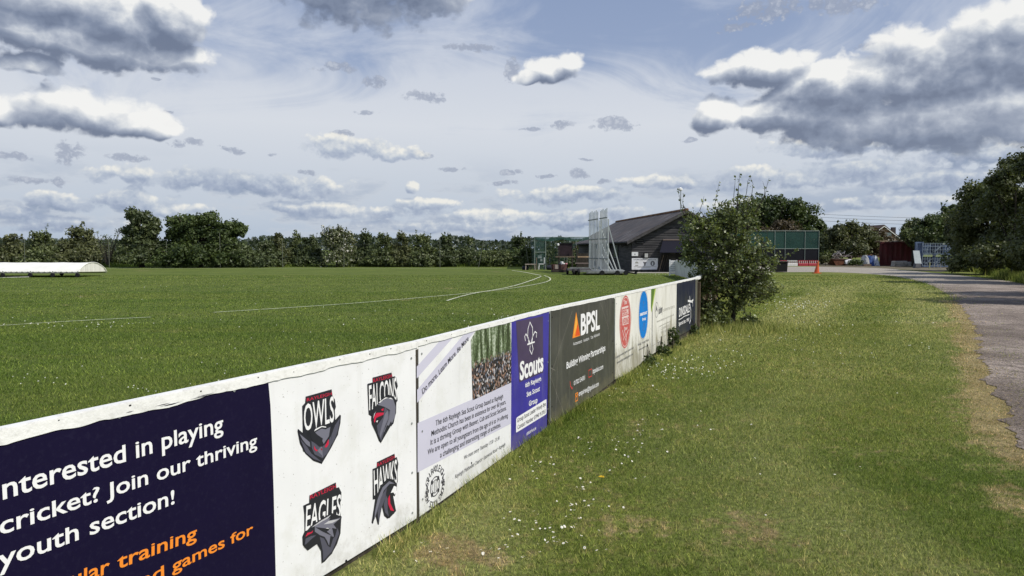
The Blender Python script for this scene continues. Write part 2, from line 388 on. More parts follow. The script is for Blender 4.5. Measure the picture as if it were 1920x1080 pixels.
TR = [(11.5,-6),(11,0),(11.2,6),(12.6,12),(15.5,19),(18.8,26)] + [tuple(g_(*p)) for p in ((1920,531),(1850,522),(1775,514),(1700,507),(1660,503),(1600,501),(1540,500),(1440,500),(1380,500))]
def inside(X, Y, poly):
    r = np.zeros(X.shape, bool); n = len(poly)
    for i in range(n):
        x1, y1 = poly[i]; x2, y2 = poly[(i+1) % n]
        c = ((y1 > Y) != (y2 > Y)) & (X < (x2-x1)*(Y-y1)/(y2-y1+1e-12)+x1); r ^= c
    return r
TRACK = TL + TR[::-1]
def dryness(X, Y):
    d, s = seg_dist(X, Y, TL)
    n = fbm(X*1.3, Y*1.3, 3); n2 = fbm(X*.55, Y*.55, 11)
    v = np.exp(-(d/ (.14+.42*n2))**2)*.95*(Y < 22)
    v = np.where(d < .9, v*(.55+.9*n), v)
    # bare, trodden verge between lawn and track close to the camera
    near = np.clip(1-np.hypot((X-3.5)/.95, (Y-4.4)/1.7), 0, 1); v = np.maximum(v, np.clip(near*1.6, 0, 1)*np.clip((n-.40)*4.5, 0, 1))
    for (px, py, r, k) in ((860,1035,.26,.9),(1405,1000,.30,.7),(1185,985,.33,.5),(1340,860,.22,.35),(1075,880,.25,.35),(1620,850,.35,.35),(1800,610,1.1,.55),(1480,640,.5,.2),(1350,905,.4,.25)):
        p = ground(px, py); v = np.maximum(v, .8*k*np.exp(-((X-p.x)**2+(Y-p.y)**2)/(r*r))*(.5+n))
    p = fbm(X*.8+9, Y*.8, 21); v = np.maximum(v, np.clip((p-.64)*2.0, 0, .4))
    return np.clip(v, 0, 1)
def strips(X, Y):
    d, s = seg_dist(X, Y, TL); w = fbm(X*.5, Y*.12, 41, 3)
    return np.clip((vnoise(d*1.35+w*1.3, Y*.05, 55)-.5)*2.4+.5, 0, 1)*np.clip((46-Y)/20, 0, 1)
def fieldness(X, Y):
    d, s = seg_dist(X, Y, LINE_ALL); return np.where(s > 0, 1.0, 0.0)
def grass_color(q, P, dry, field):
    strip = q.n('ShaderNodeAttribute', attribute_name='strip').outputs['Fac']
    n1 = q.noise(P, .35, 6, .6); n2 = q.noise(P, 2.2, 6, .65); n3 = q.noise(P, 28, 4, .7)
    big = q.mix(q.rng(n1, .35, .65), (.108,.138,.030,1), (.178,.192,.052,1))
    big = q.mix(q.m('MULTIPLY', q.rng(n2, .45, .72), .6), big, (.215,.218,.070,1))
    fld = q.mix(q.rng(n1, .35, .65), (.076,.110,.021,1), (.112,.142,.032,1))
    wv = q.noise(q.v('MULTIPLY', P, (.05, .9, 1)), 1.0, 4, .55); fld = q.mix(q.m('MULTIPLY', q.rng(wv, .42, .62), .55), fld, (.118,.135,.036,1))
    fld = q.mix(q.m('MULTIPLY', q.rng(n2, .48, .7), .4), fld, (.048,.078,.016,1))
    # worn curved strips left by the mower on the lawn
    c = q.mix(1.0, q.mix(field, big, fld), (1.17,1.25,1.10,1), 'MULTIPLY')
    c = q.mix(q.m('MULTIPLY', q.m('MULTIPLY', strip, q.m('SUBTRACT', 1.0, field)), .80), c, (.285,.295,.115,1))
    c = q.mix(q.m('MULTIPLY', q.m('MULTIPLY', q.m('SUBTRACT', 1.0, strip), q.m('SUBTRACT', 1.0, field)), .38), c, q.mix(1.0, c, (.60,.68,.55,1), 'MULTIPLY'))
    n4 = q.noise(P, 9, 4, .65)
    dry = q.m('MULTIPLY', q.rng(q.m('ADD', q.m('MULTIPLY', dry, 1.0), q.m('ADD', q.m('MULTIPLY', q.m('SUBTRACT', n2, .5), 1.3), q.m('MULTIPLY', q.m('SUBTRACT', n4, .5), 1.3))), .22, .62), q.rng(dry, .02, .22))
    c = q.mix(q.m('MULTIPLY', q.m('MULTIPLY', q.rng(q.m('ADD', n4, q.m('MULTIPLY', n1, .4)), .70, .86), q.m('SUBTRACT', 1.0, field)), .36), c, (.30,.235,.11,1))
    c = q.mix(q.m('MULTIPLY', dry, .85), c, q.mix(q.rng(n2, .35, .65), (.28,.205,.100,1), (.40,.32,.17,1)))
    return c, n3
gm = bpy.data.materials.new('grass_ground'); gm.use_nodes = True; q = NT(gm.node_tree); b = gm.node_tree.nodes['Principled BSDF']
P = q.n('ShaderNodeNewGeometry').outputs['Position']
dry = q.n('ShaderNodeAttribute', attribute_name='dry').outputs['Fac']; fl = q.n('ShaderNodeAttribute', attribute_name='field').outputs['Fac']
c, n3 = grass_color(q, P, dry, fl)
c = q.mix(q.rng(n3, .35, .68), q.mix(.45, c, (.045,.034,.020,1)), q.mix(1.0, c, (1.25,1.23,1.2,1), 'MULTIPLY'))
# tiny pale heads scattered in the turf
vo = q.n('ShaderNodeTexVoronoi'); q.put(vo.inputs['Vector'], P); vo.inputs['Scale'].default_value = 4.5
cl = q.noise(P, .3, 4, .6); spot = q.m('MULTIPLY', q.m('LESS_THAN', vo.outputs['Distance'], .045), q.rng(cl, .54, .62))
c = q.mix(q.m('MULTIPLY', spot, .7), c, (.62,.62,.5,1))
q.put(b.inputs['Base Color'], c); b.inputs['Roughness'].default_value = .95; b.inputs['Specular IOR Level'].default_value = .12
bn = q.n('ShaderNodeBump'); bn.inputs['Strength'].default_value = .9; bn.inputs['Distance'].default_value = .05
hh = q.m('ADD', q.noise(P, 14, 6, .75), q.m('MULTIPLY', q.noise(P, 3, 4, .6), .8)); q.put(bn.inputs['Height'], hh); gm.node_tree.links.new(bn.outputs[0], b.inputs['Normal'])
nr, na = 170, 300
rr = np.concatenate([[0], 0.8*np.power(3500/.8, np.linspace(0, 1, nr-1))]); aa = np.linspace(0, 2*np.pi, na, endpoint=False)
RR, AA = np.meshgrid(rr, aa, indexing='ij'); X = RR*np.sin(AA); Y = RR*np.cos(AA)
Z = np.zeros_like(X)
Z = Z + np.clip((Y-62)/400, 0, 1)*0
V = np.stack([X, Y, Z], -1).reshape(-1, 3)
idx = np.arange(nr*na).reshape(nr, na); i2 = np.roll(idx, -1, 1)
FC = np.stack([idx[:-1], i2[:-1], i2[1:], idx[1:]], -1).reshape(-1, 4)[:, ::-1]
me = fast_mesh('ground', V, FC, {'dry': dryness(V[:,0], V[:,1]), 'field': fieldness(V[:,0], V[:,1]), 'strip': strips(V[:,0], V[:,1])})
tag(link('ground', me, gm), kind='structure')

tm = bpy.data.materials.new('gravel_track'); tm.use_nodes = True; q = NT(tm.node_tree); b = tm.node_tree.nodes['Principled BSDF']
P = q.n('ShaderNodeNewGeometry').outputs['Position']
n1 = q.noise(P, .5, 6, .6); n2 = q.noise(P, 38, 6, .85); n3 = q.noise(P, 4, 6, .7)
c = q.mix(q.rng(n1, .35, .65), (.165,.138,.120,1), (.325,.280,.245,1))
c = q.mix(q.m('MULTIPLY', q.rng(n3, .46, .62), .6), c, (.095,.080,.070,1))
c = q.mix(q.rng(n2, .38, .62), q.mix(1.0, c, (.38,.37,.36,1), 'MULTIPLY'), q.mix(1.0, c, (1.8,1.75,1.7,1), 'MULTIPLY'))
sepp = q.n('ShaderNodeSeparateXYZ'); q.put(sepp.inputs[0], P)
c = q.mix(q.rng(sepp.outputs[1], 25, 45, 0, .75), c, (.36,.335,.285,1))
q.put(b.inputs['Base Color'], c); b.inputs['Roughness'].default_value = .95; b.inputs['Specular IOR Level'].default_value = .15
bn = q.n('ShaderNodeBump'); bn.inputs['Strength'].default_value = .8; bn.inputs['Distance'].default_value = .03
q.put(bn.inputs['Height'], n2); tm.node_tree.links.new(bn.outputs[0], b.inputs['Normal'])
def subdiv(pts, step=.15, jit=.05, seed=1):
    out = []
    for a, b_ in zip(pts[:-1], pts[1:]):
        a = np.array(a); b_ = np.array(b_); L = np.linalg.norm(b_-a); n = max(1, int(L/step))
        for i in range(n): out.append(a+(b_-a)*i/n)
    out.append(np.array(pts[-1])); out = np.array(out)
    out[:, 0] += (fbm(out[:, 0]*2, out[:, 1]*2, seed)-.5)*jit*2.2; out[:, 1] += (fbm(out[:, 0]*2+50, out[:, 1]*2, seed)-.5)*jit*2.2
    return out
def smoothc(pts, k=3):
    for _ in range(k):
        o = [pts[0]]
        for a, b_ in zip(pts[:-1], pts[1:]):
            o.append(tuple(.75*a[i]+.25*b_[i] for i in (0,1))); o.append(tuple(.25*a[i]+.75*b_[i] for i in (0,1)))
        o.append(pts[-1]); pts = o
    return pts
TLs = smoothc(TL, 2); TRs = smoothc(TR, 2)
L_ = subdiv(TLs, .06, .10, 5); L_[:, 0] += (fbm(L_[:,0]*9, L_[:,1]*9, 61, 3)-.5)*.22; R_ = subdiv(TRs, .3, .12, 9)
outline = [(x, y, .006) for x, y in L_] + [(x, y, .006) for x, y in R_[::-1]]
bm = bmesh.new(); bm.faces.new([bm.verts.new(v) for v in outline]); bmesh.ops.triangulate(bm, faces=bm.faces[:])
me = bpy.data.meshes.new('track'); bm.to_mesh(me); bm.free()
for p_ in me.polygons: p_.flip() if p_.normal.z < 0 else None
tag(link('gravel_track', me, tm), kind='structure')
# pale concrete strip along the pavilion
apron = pmat('old_concrete', (.36,.34,.29), .9, var=.25, vscale=3, bump=.3)
mb = MB(); mb.poly([(6.6,47.6,.008),(14.9,47.6,.008),(15.3,50.4,.008),(6.6,50.4,.008)])
tag(mb.emit('concrete_path', apron), kind='structure')
# far grass bank / worn yard under the stored things at the right
mb = MB(); yp = [ground(1540,500.2), ground(1640,502.4), ground(1700,506), ground(1765,510), ground(1800,502), ground(1760,497), ground(1640,493.5), ground(1530,492)]
mb.poly([(p.x, p.y, .010) for p in yp]); tag(mb.emit('worn_yard', pmat('trodden_earth', (.15,.125,.085), .95, var=.4, vscale=1.2, dirt=(.07,.085,.02), dscale=1.1, damt=.9)), kind='structure')
# painted boundary lines
chalk = bpy.data.materials.new('chalk_line'); chalk.use_nodes = True; q = NT(chalk.node_tree); b = chalk.node_tree.nodes['Principled BSDF']
P = q.n('ShaderNodeNewGeometry').outputs['Position']
b.inputs['Base Color'].default_value = (.66,.68,.50,1); b.inputs['Roughness'].default_value = .9
n = q.noise(P, 9, 5, .7); n_ = q.noise(P, .5, 3, .6); q.put(b.inputs['Alpha'], q.rng(q.m('ADD', n, q.m('MULTIPLY', n_, .5)), .50, .74, 0.0, .95))
def chalkline(pts, w=.055, z=.02, name='painted_line'):
    P_ = [tuple(g_(*p)) for p in pts]; P_ = np.array(subdiv(smoothc(P_, 2), .3, .012, 3)); mb = MB()
    T = np.gradient(P_, axis=0); T /= np.linalg.norm(T, axis=1)[:, None]+1e-9; Nn = np.stack([-T[:,1], T[:,0]], 1)
    a = P_+Nn*w/2; b_ = P_-Nn*w/2; n = len(P_)
    mb.add([(x, y, z) for x, y in a]+[(x, y, z) for x, y in b_], [(i, i+1, n+i+1, n+i) for i in range(n-1)])
    return tag(mb.emit(name, chalk), kind='structure')
chalkline([(-120,620),(0,612),(140,603),(283,596)], .05)
chalkline([(400,587),(560,577),(700,567),(850,553.5),(935,545),(1000,535),(1030,528),(1033,522),(1020,517)], .06, .02)
chalkline([(838,565),(880,552),(950,541),(990,529),(1015,519)], .07, .024)
chalkline([(1014,517),(985,511),(960,507.5)], .09, .02)
chalkline([(120,504),(300,503.6),(620,503.4),(940,503.6)], .16, .02)

# ------------------------------------------------------------------ grass blades (stuff)
bmt = bpy.data.materials.new('grass_blades'); bmt.use_nodes = True; q = NT(bmt.node_tree); b = bmt.node_tree.nodes['Principled BSDF']; out = bmt.node_tree.nodes['Material Output']
P = q.n('ShaderNodeNewGeometry').outputs['Position']
dry = q.n('ShaderNodeAttribute', attribute_name='dry').outputs['Fac']; fl = q.n('ShaderNodeAttribute', attribute_name='field').outputs['Fac']
c, _ = grass_color(q, P, dry, fl)
tone = q.n('ShaderNodeAttribute', attribute_name='tone').outputs['Fac']
c = q.mix(1.0, c, q.ramp(tone, [(0, (.45,.56,.36)), (.5, (1.15,1.25,.95)), (.80, (1.9,1.9,1.5)), (1, (3.6,3.0,3.2))]), 'MULTIPLY')
q.put(b.inputs['Base Color'], c); b.inputs['Roughness'].default_value = .6; b.inputs['Specular IOR Level'].default_value = .22
tr = q.n('ShaderNodeBsdfTranslucent'); q.put(tr.inputs[0], c); mx = q.n('ShaderNodeMixShader'); mx.inputs[0].default_value = .35
bmt.node_tree.links.new(b.outputs[0], mx.inputs[1]); bmt.node_tree.links.new(tr.outputs[0], mx.inputs[2]); bmt.node_tree.links.new(mx.outputs[0], out.inputs[0])
def blades(x, y, h, w, lean=.6, tone_pow=1.0):
    n = len(x); a = rngN.uniform(0, 2*np.pi, n); dx, dy = np.cos(a), np.sin(a)
    la = rngN.uniform(0, 2*np.pi, n); l = h*lean*rngN.uniform(.2, 1.3, n)
    base1 = np.stack([x-dx*w/2, y-dy*w/2, np.zeros(n)], 1); base2 = np.stack([x+dx*w/2, y+dy*w/2, np.zeros(n)], 1)
    tip = np.stack([x+np.cos(la)*l, y+np.sin(la)*l, h], 1)
    V = np.stack([base1, base2, tip], 1).reshape(-1, 3); Fc = np.arange(3*n).reshape(-1, 3)
    t = np.repeat(rngN.uniform(0, 1, n)**tone_pow, 3)
    return V, Fc, t
def scatter(zmin, zmax, dens, side, xl=-.80, xr=.80):
    """uniform points in the view wedge between two distances, on one side of the fence"""
    area = (xr-xl)*(zmax**2-zmin**2)/2; n = int(area*dens)
    z = np.sqrt(rngN.uniform(zmin**2, zmax**2, n)); x = z*rngN.uniform(xl, xr, n)
    d, s = seg_dist(x, z, LINE_ALL)
    k = (s < 0) if side == 'lawn' else (s > 0)
    k &= d > .03
    ins = inside(x, z, TLs+TRs[::-1]); dt, _ = seg_dist(x, z, TLs)
    k &= ~(ins & (dt > rngN.exponential(.16, n)*(.3+1.6*fbm(x*2.2, z*2.2, 91, 3))))
    return x[k], z[k], d[k]
def grass_obj(name, parts_, label):
    Vs, Fs, Ts = [], [], []; o_ = 0
    for V, Fc, t in parts_: Vs.append(V); Fs.append(Fc+o_); Ts.append(t); o_ += len(V)
    V = np.concatenate(Vs); Fc = np.concatenate(Fs); t = np.concatenate(Ts)
    me = fast_mesh(name, V, Fc, {'tone': t, 'dry': dryness(V[:,0], V[:,1])*rngN.uniform(.6, 1.1, len(V)//3).repeat(3).clip(0, 1), 'field': fieldness(V[:,0], V[:,1]), 'strip': strips(V[:,0], V[:,1])})
    return tag(link(name, me, bmt), label, 'grass', kind='stuff')
ps = []
for (z0, z1, dn, hh, ww) in ((2.6,5.0,11000,.019,.0034),(5.0,8.5,6200,.021,.0045),(8.5,15,2400,.024,.0080),(15,26,420,.027,.02),(26,44,110,.026,.035)):
    x, y, d = scatter(z0, z1, dn, 'lawn'); n = len(x)
    dr = dryness(x, y); keep = rngN.uniform(0, 1, n) > dr*.45; x, y, d, dr = x[keep], y[keep], d[keep], dr[keep]; n = len(x)
    clump = fbm(x*5, y*5, 31, 3)
    h = hh*rngN.uniform(.5, 1.5, n)*(1-.5*dr)*(.55+.9*clump)
    ps.append(blades(x, y, h, ww*rngN.uniform(.6, 1.4, n), .9))
grass_obj('lawn_grass', ps, 'short sunlit lawn grass with dry straw patches between hoardings and track')
ps = []
for (z0, z1, dn, hh, ww) in ((4.5,9,2600,.026,.006),(9,15,1100,.026,.010),(15,26,300,.024,.018),(26,44,80,.022,.03)):
    x, y, d = scatter(z0, z1, dn, 'field', -.80, .35); n = len(x)
    ps.append(blades(x, y, hh*rngN.uniform(.5, 1.5, n), ww*rngN.uniform(.6, 1.4, n), .9))
grass_obj('outfield_grass', ps, 'closely mown green outfield grass beyond the boundary hoardings')
# taller unmown grass along the foot of the fence and by the tree
ps = []
for i, (a, b_) in enumerate(zip(LINE_ALL[:-1], LINE_ALL[1:])):
    if b_.y < 2: continue
    L = (b_-a).length; far = a.y > 13; n = int(L*(1500 if not far else 500))
    t = rngN.uniform(0, 1, n); off = np.abs(rngN.normal(0, .10, n))+.03
    sgn = np.where(rngN.uniform(0, 1, n) < .75, 1, -1); off = off*sgn + np.where(sgn < 0, -.06, 0)
    dx, dy = (b_-a)/L; x = a.x+(b_.x-a.x)*t+dy*off; y = a.y+(b_.y-a.y)*t-dx*off
    cl = fbm(x*3.5, y*3.5, 77, 3)
    k = (y > 2.2) & (cl > .35); x, y, cl, off = x[k], y[k], cl[k], off[k]; n = len(x)
    h = rngN.uniform(.03, .12, n)*(.3+1.1*cl)*(1.25 if a.y > 8 else 1)*np.exp(-(np.abs(off)/.22)**2)
    ps.append(blades(x, y, h, rngN.uniform(.003, .006, n)*(1.8 if a.y > 8 else 1), .7))
x = rngN.normal(4.25, .55, 5000); y = rngN.normal(14.1, .5, 5000); ps.append(blades(x, y, rngN.uniform(.04, .2, 5000), np.full(5000, .01), .6))
grass_obj('tall_grass', ps, 'long ragged grass growing along the foot of the hoardings')
# bank of rank grass under the right-hand trees
def bank(pa, n, hmax, spread, nm, lab):
    P_ = np.array(subdiv([tuple(p) for p in pa], .3, .02)); i = rngN.integers(0, len(P_), n)
    x = P_[i, 0]+np.abs(rngN.normal(0, spread, n)); y = P_[i, 1]+rngN.normal(0, spread*.5, n)+np.abs(x-P_[i,0])*.6
    return grass_obj(nm, [blades(x, y, rngN.uniform(.1, hmax, n)*(.3+fbm(x, y, 5)), rngN.uniform(.02, .045, n), .5)], lab)
bank([(12.5,12),(15.9,19),(19.5,26),(24,35),(28.5,44),(33.5,55)], 42000, .75, 1.2, 'bank_grass', 'rank green grass on the shaded bank under the right-hand trees')
bank([(-75,64.5),(-40,65),(0,66),(14,66)], 30000, .5, .8, 'hedge_bottom_grass', 'rough grass strip along the foot of the far hedge')

# ------------------------------------------------------------------ boundary fence with its advertising boards
class Seg:
    def __init__(s, a, b):
        s.a = Vector((a.x, a.y, 0)); d = (b-a); s.L = d.length; d.normalize(); s.d = Vector((d.x, d.y, 0)); s.n = Vector((d.y, -d.x, 0)); s.off = 0
    def p(s, u, t, off=0): return s.a + s.d*u + Vector((0,0,t)) + s.n*off
    def hit(s, px, py):
        r = ray(px, py); o = Vector((0,0,CAM_H)); k = ((s.a-o).dot(s.n)+.012)/r.dot(s.n); h = o+r*k
        return ((h-s.a).dot(s.d), h.z)
SG = [Seg(a, b) for a, b in zip(LINE[:-1], LINE[1:])]
rnd = random.Random(3)
fence = empty('boundary_fence', (LINE[1].x, LINE[1].y, 0), 'long white-topped timber boundary fence carrying the advertising boards round the outfield', 'fence')
RAILM = pmat('fence_white_paint', (.80,.80,.77), .55, var=.05, dirt=(.30,.29,.25), dscale=30, damt=.25, bump=.3, bscale=50)
def ragged(sg, u0, u1, ttop, tbot, jit, off, step=.02):
    n = max(2, int((u1-u0)/step)); top = []; bot = []
    for i in range(n+1):
        u = u0+(u1-u0)*i/n; w = float(fbm(np.array([u*6.]), np.array([sg.a.x*7]), 4, 5)[0])
        bot.append((u, tbot+(w-.5)*jit)); top.append((u, ttop))
    return bot, top
for i, sg in enumerate(SG):
    f = MB(); rag = (.030 if i == 0 else .014)
    bot, top = ragged(sg, 0, sg.L, FH-.003, FH-(.040 if i == 0 else .028), rag, .014)
    # painted top strip with an uneven brushed lower edge
    n = len(bot); vs = [sg.p(u, t, .0135) for u, t in bot]+[sg.p(u, t, .0135) for u, t in top]
    f.add(vs, [(k, k+1, n+k+1, n+k) for k in range(n-1)])
    f.prism([sg.p(0, FH-.045, .006), sg.p(sg.L, FH-.045, .006), sg.p(sg.L, FH, .006), sg.p(0, FH, .006)], -sg.n*.030)
    f.emit('top_rail', RAILM, fence)
    kb = MB(); kb.prism([sg.p(0, -.02, -.012), sg.p(sg.L, -.02, -.012), sg.p(sg.L, .15, -.012), sg.p(0, .15, -.012)], -sg.n*.03); kb.emit('kickboard', DKWOOD, fence)
    mr = MB(); mr.prism([sg.p(0, .48, -.016), sg.p(sg.L, .48, -.016), sg.p(sg.L, .57, -.016), sg.p(0, .57, -.016)], -sg.n*.03); mr.emit('rail', OLDWOOD, fence)
    if i in (1,2,4):
        gp = MB(); gp.prism([sg.p(-.02, .0, .004), sg.p(.022, .0, .004), sg.p(.022, FH-.03, .004), sg.p(-.02, FH-.03, .004)], -sg.n*.02); gp.emit('batten', DKWOOD, fence)
    for u in ([0.02, sg.L/2] if i else [sg.L-.01-1.22*k for k in range(5)]):
        pm = MB(); c0 = sg.p(u, (FH-.05)/2-.05, -.085); pm.box(c0, (.075, .075, FH+.05), math.atan2(sg.d.y, sg.d.x)); pm.emit('post', OLDWOOD, fence)
# the stretch beyond the advertising boards, bending back to the pavilion
FENDM = pmat('fence_back_white', (.62,.62,.58), .6, var=.12, vscale=2, dirt=(.25,.24,.2), dscale=3, damt=.5)
prev = LINE[-1]
hs = [FH, 1.0, .97, .93, .88]
for i, nx in enumerate(FAR):
    sg = Seg(prev, nx); m1, m2 = hs[i], hs[i+1]
    f = MB(); f.prism([sg.p(0,.06,-.04), sg.p(sg.L,.06,-.04), sg.p(sg.L,m2-.03,-.04), sg.p(0,m1-.03,-.04)], -sg.n*.015); f.emit('plain_panel', OLDWOOD if i == 0 else FENDM, fence)
    f = MB(); f.prism([sg.p(0,m1-.05,.012), sg.p(sg.L,m2-.05,.012), sg.p(sg.L,m2,.012), sg.p(0,m1,.012)], -sg.n*.06); f.emit('top_rail', RAILM, fence)
    for k in range(int(sg.L/2.4)+1):
        pm = MB(); u = k*2.4; pm.box(sg.p(u, .46, .01), (.08,.08,.90), math.atan2(sg.d.y, sg.d.x)); pm.emit('post', OLDWOOD, fence)
    prev = nx
# bright slatted end gate panel by the pavilion
pe = empty('slatted_gate', (at(1262,500,43).x, 43, 0), 'bright white slatted gate panel at the pavilion end of the fence', 'gate')
x0, x1 = at(1257,500,43).x, at(1268,500,43).x
for k in range(7):
    mb = MB(); mb.box(((x0+x1)/2, 43, .14+k*.115), (x1-x0, .03, .10)); mb.emit('slat', WHITE, pe)
for x in (x0-.03, x1+.03):
    mb = MB(); mb.box((x, 43.02, .46), (.06,.06,.92)); mb.emit('post', WHITE, pe)

def emb(sg, name, pts, mat, off, parent, o=(0,0), s=1.0):
    """flat printed shape traced on the board"""
    ps_ = [sg.hit(o[0]+x/s, o[1]+y/s) for x, y in pts]
    mb = MB(); mb.poly([sg.p(u, t, off) for u, t in ps_]); return mb.emit(name, mat, parent)
_tc = {}
def text_geo(txt, bold, shear=0):
    k = (txt, bold, shear)
    if k in _tc: return _tc[k]
    cu = bpy.data.curves.new('t', 'FONT'); cu.body = txt; cu.size = 1; cu.offset = bold; cu.resolution_u = 3; cu.shear = shear; cu.fill_mode = 'FRONT'
    ob = bpy.data.objects.new('t', cu); C.objects.link(ob); bpy.context.view_layer.update()
    dg = bpy.context.evaluated_depsgraph_get(); ev = ob.evaluated_get(dg); me = ev.to_mesh()
    V = np.array([v.co[:2] for v in me.vertices]); Fc = [tuple(p.vertices) for p in me.polygons]
    ev.to_mesh_clear(); bpy.data.objects.remove(ob); bpy.data.curves.remove(cu)
    y = V[:, 1]*1.0
    if any(c.islower() for c in txt): V[:, 1] = np.where(y <= .449, y*1.17, .525+(y-.449)*.751)   # fuller small letters, as on the boards
    else: V[:, 1] = y*1.026
    V[:, 0] -= V[:, 0].min(); _tc[k] = (V, Fc); return _tc[k]
CAPH = .70
def words_of(V, Fc):
    iv = sorted((min(V[i][0] for i in f), max(V[i][0] for i in f), k) for k, f in enumerate(Fc)); out = []; end = -9
    for a, b, k in iv:
        if a-end > .20 or not out: out.append([])
        out[-1].append(k); end = max(end, b)
    return out
class Txt:
    """collects lettering of one colour block into one mesh on a board"""
    def __init__(s, sg, off): s.sg = sg; s.off = off; s.mb = MB(); s.rows = []
    def line(s, txt, pl, pr, cap, bold=.0, shear=0, o=(0,0), sc=1.0):
        sg = s.sg; f = lambda p: sg.hit(o[0]+p[0]/sc, o[1]+p[1]/sc)
        A = np.array(f(pl)); B = np.array(f(pr)); V, Fc = text_geo(txt, bold, shear)
        h = abs(f((cap[0], cap[1]))[1]-f((cap[0], cap[2]))[1])/CAPH
        d = B-A; L = np.linalg.norm(d); d = d/L; nn = np.array((-d[1], d[0])); w = V[:, 0].max()
        pts = [A + d*(v[0]/w*L) + nn*(v[1]*h) for v in V]
        for wv in words_of(V, Fc):               # every word is a piece of its own
            row = MB(); ids = sorted({i for k in wv for i in Fc[k]}); rem = {a: b for b, a in enumerate(ids)}
            row.add([sg.p(pts[i][0], pts[i][1], s.off) for i in ids], [tuple(rem[i] for i in Fc[k]) for k in wv]); s.rows.append(row)
        return s
    def ring(s, txt, c, ru, rt, a0, a1, size, bold=0):
        """lettering round an ellipse, centre c in board coordinates"""
        n = len(txt)
        for i, ch in enumerate(txt):
            if ch == ' ': continue
            a = a0+(a1-a0)*i/(n-1); V, Fc = text_geo(ch, bold); w = V[:, 0].max()
            u = np.array((math.sin(a), math.cos(a))); tx = np.array((u[1], -u[0]))
            pts = [np.array(c)+u*np.array((ru, rt))+tx*(v[0]-w/2)*size+u*v[1]*size for v in V]
            s.mb.add([s.sg.p(p[0], p[1], s.off) for p in pts], Fc)
        return s
    def emit(s, name, mat, parent):
        for r in s.rows: r.emit('word', mat, parent)
        if s.mb.v: s.mb.emit(name, mat, parent)
def stroke(mb, sg, pts, w, off, closed=False):
    pts = [np.array(p, float) for p in pts]; n = len(pts); L_ = []; R_ = []
    for i in range(n):
        a = pts[(i-1) % n if closed else max(i-1, 0)]; b = pts[(i+1) % n if closed else min(i+1, n-1)]
        t = (b-a); t = t/(np.linalg.norm(t)+1e-9); nn = np.array((-t[1], t[0])); L_.append(pts[i]+nn*w/2); R_.append(pts[i]-nn*w/2)
    m = n if closed else n-1
    mb.add([sg.p(p[0], p[1], off) for p in L_]+[sg.p(p[0], p[1], off) for p in R_], [(i, (i+1) % n, n+(i+1) % n, n+i) for i in range(m)])
def ell(c, ru, rt, n=28, a0=0, a1=2*math.pi): return [(c[0]+ru*math.cos(a0+(a1-a0)*i/n), c[1]+rt*math.sin(a0+(a1-a0)*i/n)) for i in range(n if abs(a1-a0) > 6.28 else n+1)]
def panel(sg, name, poly_ut, mat, parent, off=.008, thick=.009):
    mb = MB(); mb.prism([sg.p(u, t, off) for u, t in poly_ut], -sg.n*thick); return mb.emit(name, mat, parent)
def screws(sg, us, ts, parent, mat=None):
    for u in us:
        for t in ts:
            mb = MB(); c0 = sg.p(u, t, .0085); vs = [c0 + sg.d*(math.cos(a)*.0065)+Vector((0,0,math.sin(a)*.0065))+sg.n*.0022 for a in [k*math.pi/4 for k in range(8)]]
            mb.prism(vs, -sg.n*.003); mb.emit('screw', mat or STEEL, parent)

# --- board 1: navy youth cricket banner and white team emblem panel
s1 = SG[0]; H = s1.hit; TB = FH-.012
b1 = empty('advertising_board', s1.p(s1.L-1.3, 0), 'navy and white cricket club board with orange lettering and four grey bird emblems', 'board', 'advertising boards along the boundary fence')
nb = [H(503,708), H(508,760), H(511,830), H(514,920), H(516,1000), H(518,1080)]
u_b = nb[-1][0]; bot = .035
nb[0] = (nb[0][0], TB)
panel(s1, 'navy_panel', [(.25, bot), (u_b+.005, bot)]+[p for p in nb[::-1] if p[1] > bot+.02]+[(.25, TB)], NAVY, b1, .0095)
panel(s1, 'emblem_panel', [(nb[0][0]-.01, bot), (s1.L-.016, bot+.0), (s1.L-.018, TB), (nb[0][0]-.01, TB)], BOARD, b1, .0075)
T = Txt(s1, .0112); o1 = (0, 680); k1 = 2.7; BD = .014
T.line('Interested in playing', (-30,707), (1132,345), (640,421,505), BD, o=o1, sc=k1)
T.line('cricket? Join our thriving', (0,873), (1303,424), (600,590,662), BD, o=o1, sc=k1)
T.line('youth section!', (-8,1048), (885,713), (360,828,908), BD, o=o1, sc=k1)
T.emit('white_lettering', INKW, b1)
T = Txt(s1, .0112)
T.line('training', (595,1046), (997,890), (625,970,1035), BD, o=o1, sc=k1)
T.line('Regular', (140,1222), (556,1062), (625,970,1035), BD, o=o1, sc=k1)
T.line('games for', (872,1062), (1283,864), (900,1000,1054), BD, o=o1, sc=k1)
T.line('and', (640,1172), (832,1080), (900,1000,1054), BD, o=o1, sc=k1)
T.emit('orange_lettering', ORANGE, b1)
screws(s1, [H(225,781)[0], H(440,727)[0]], [H(225,781)[1]], b1)
screws(s1, [H(608,689)[0], H(686,671)[0]], [H(608,689)[1]], b1, BLACK)
screws(s1, [H(773,794)[0]], [.92, H(773,794)[1], .3, .08], b1, STEEL); screws(s1, [H(650,1052)[0]], [H(650,1052)[1]], b1, BLACK)
L = [.0086, .0092, .0098, .0104, .0110]
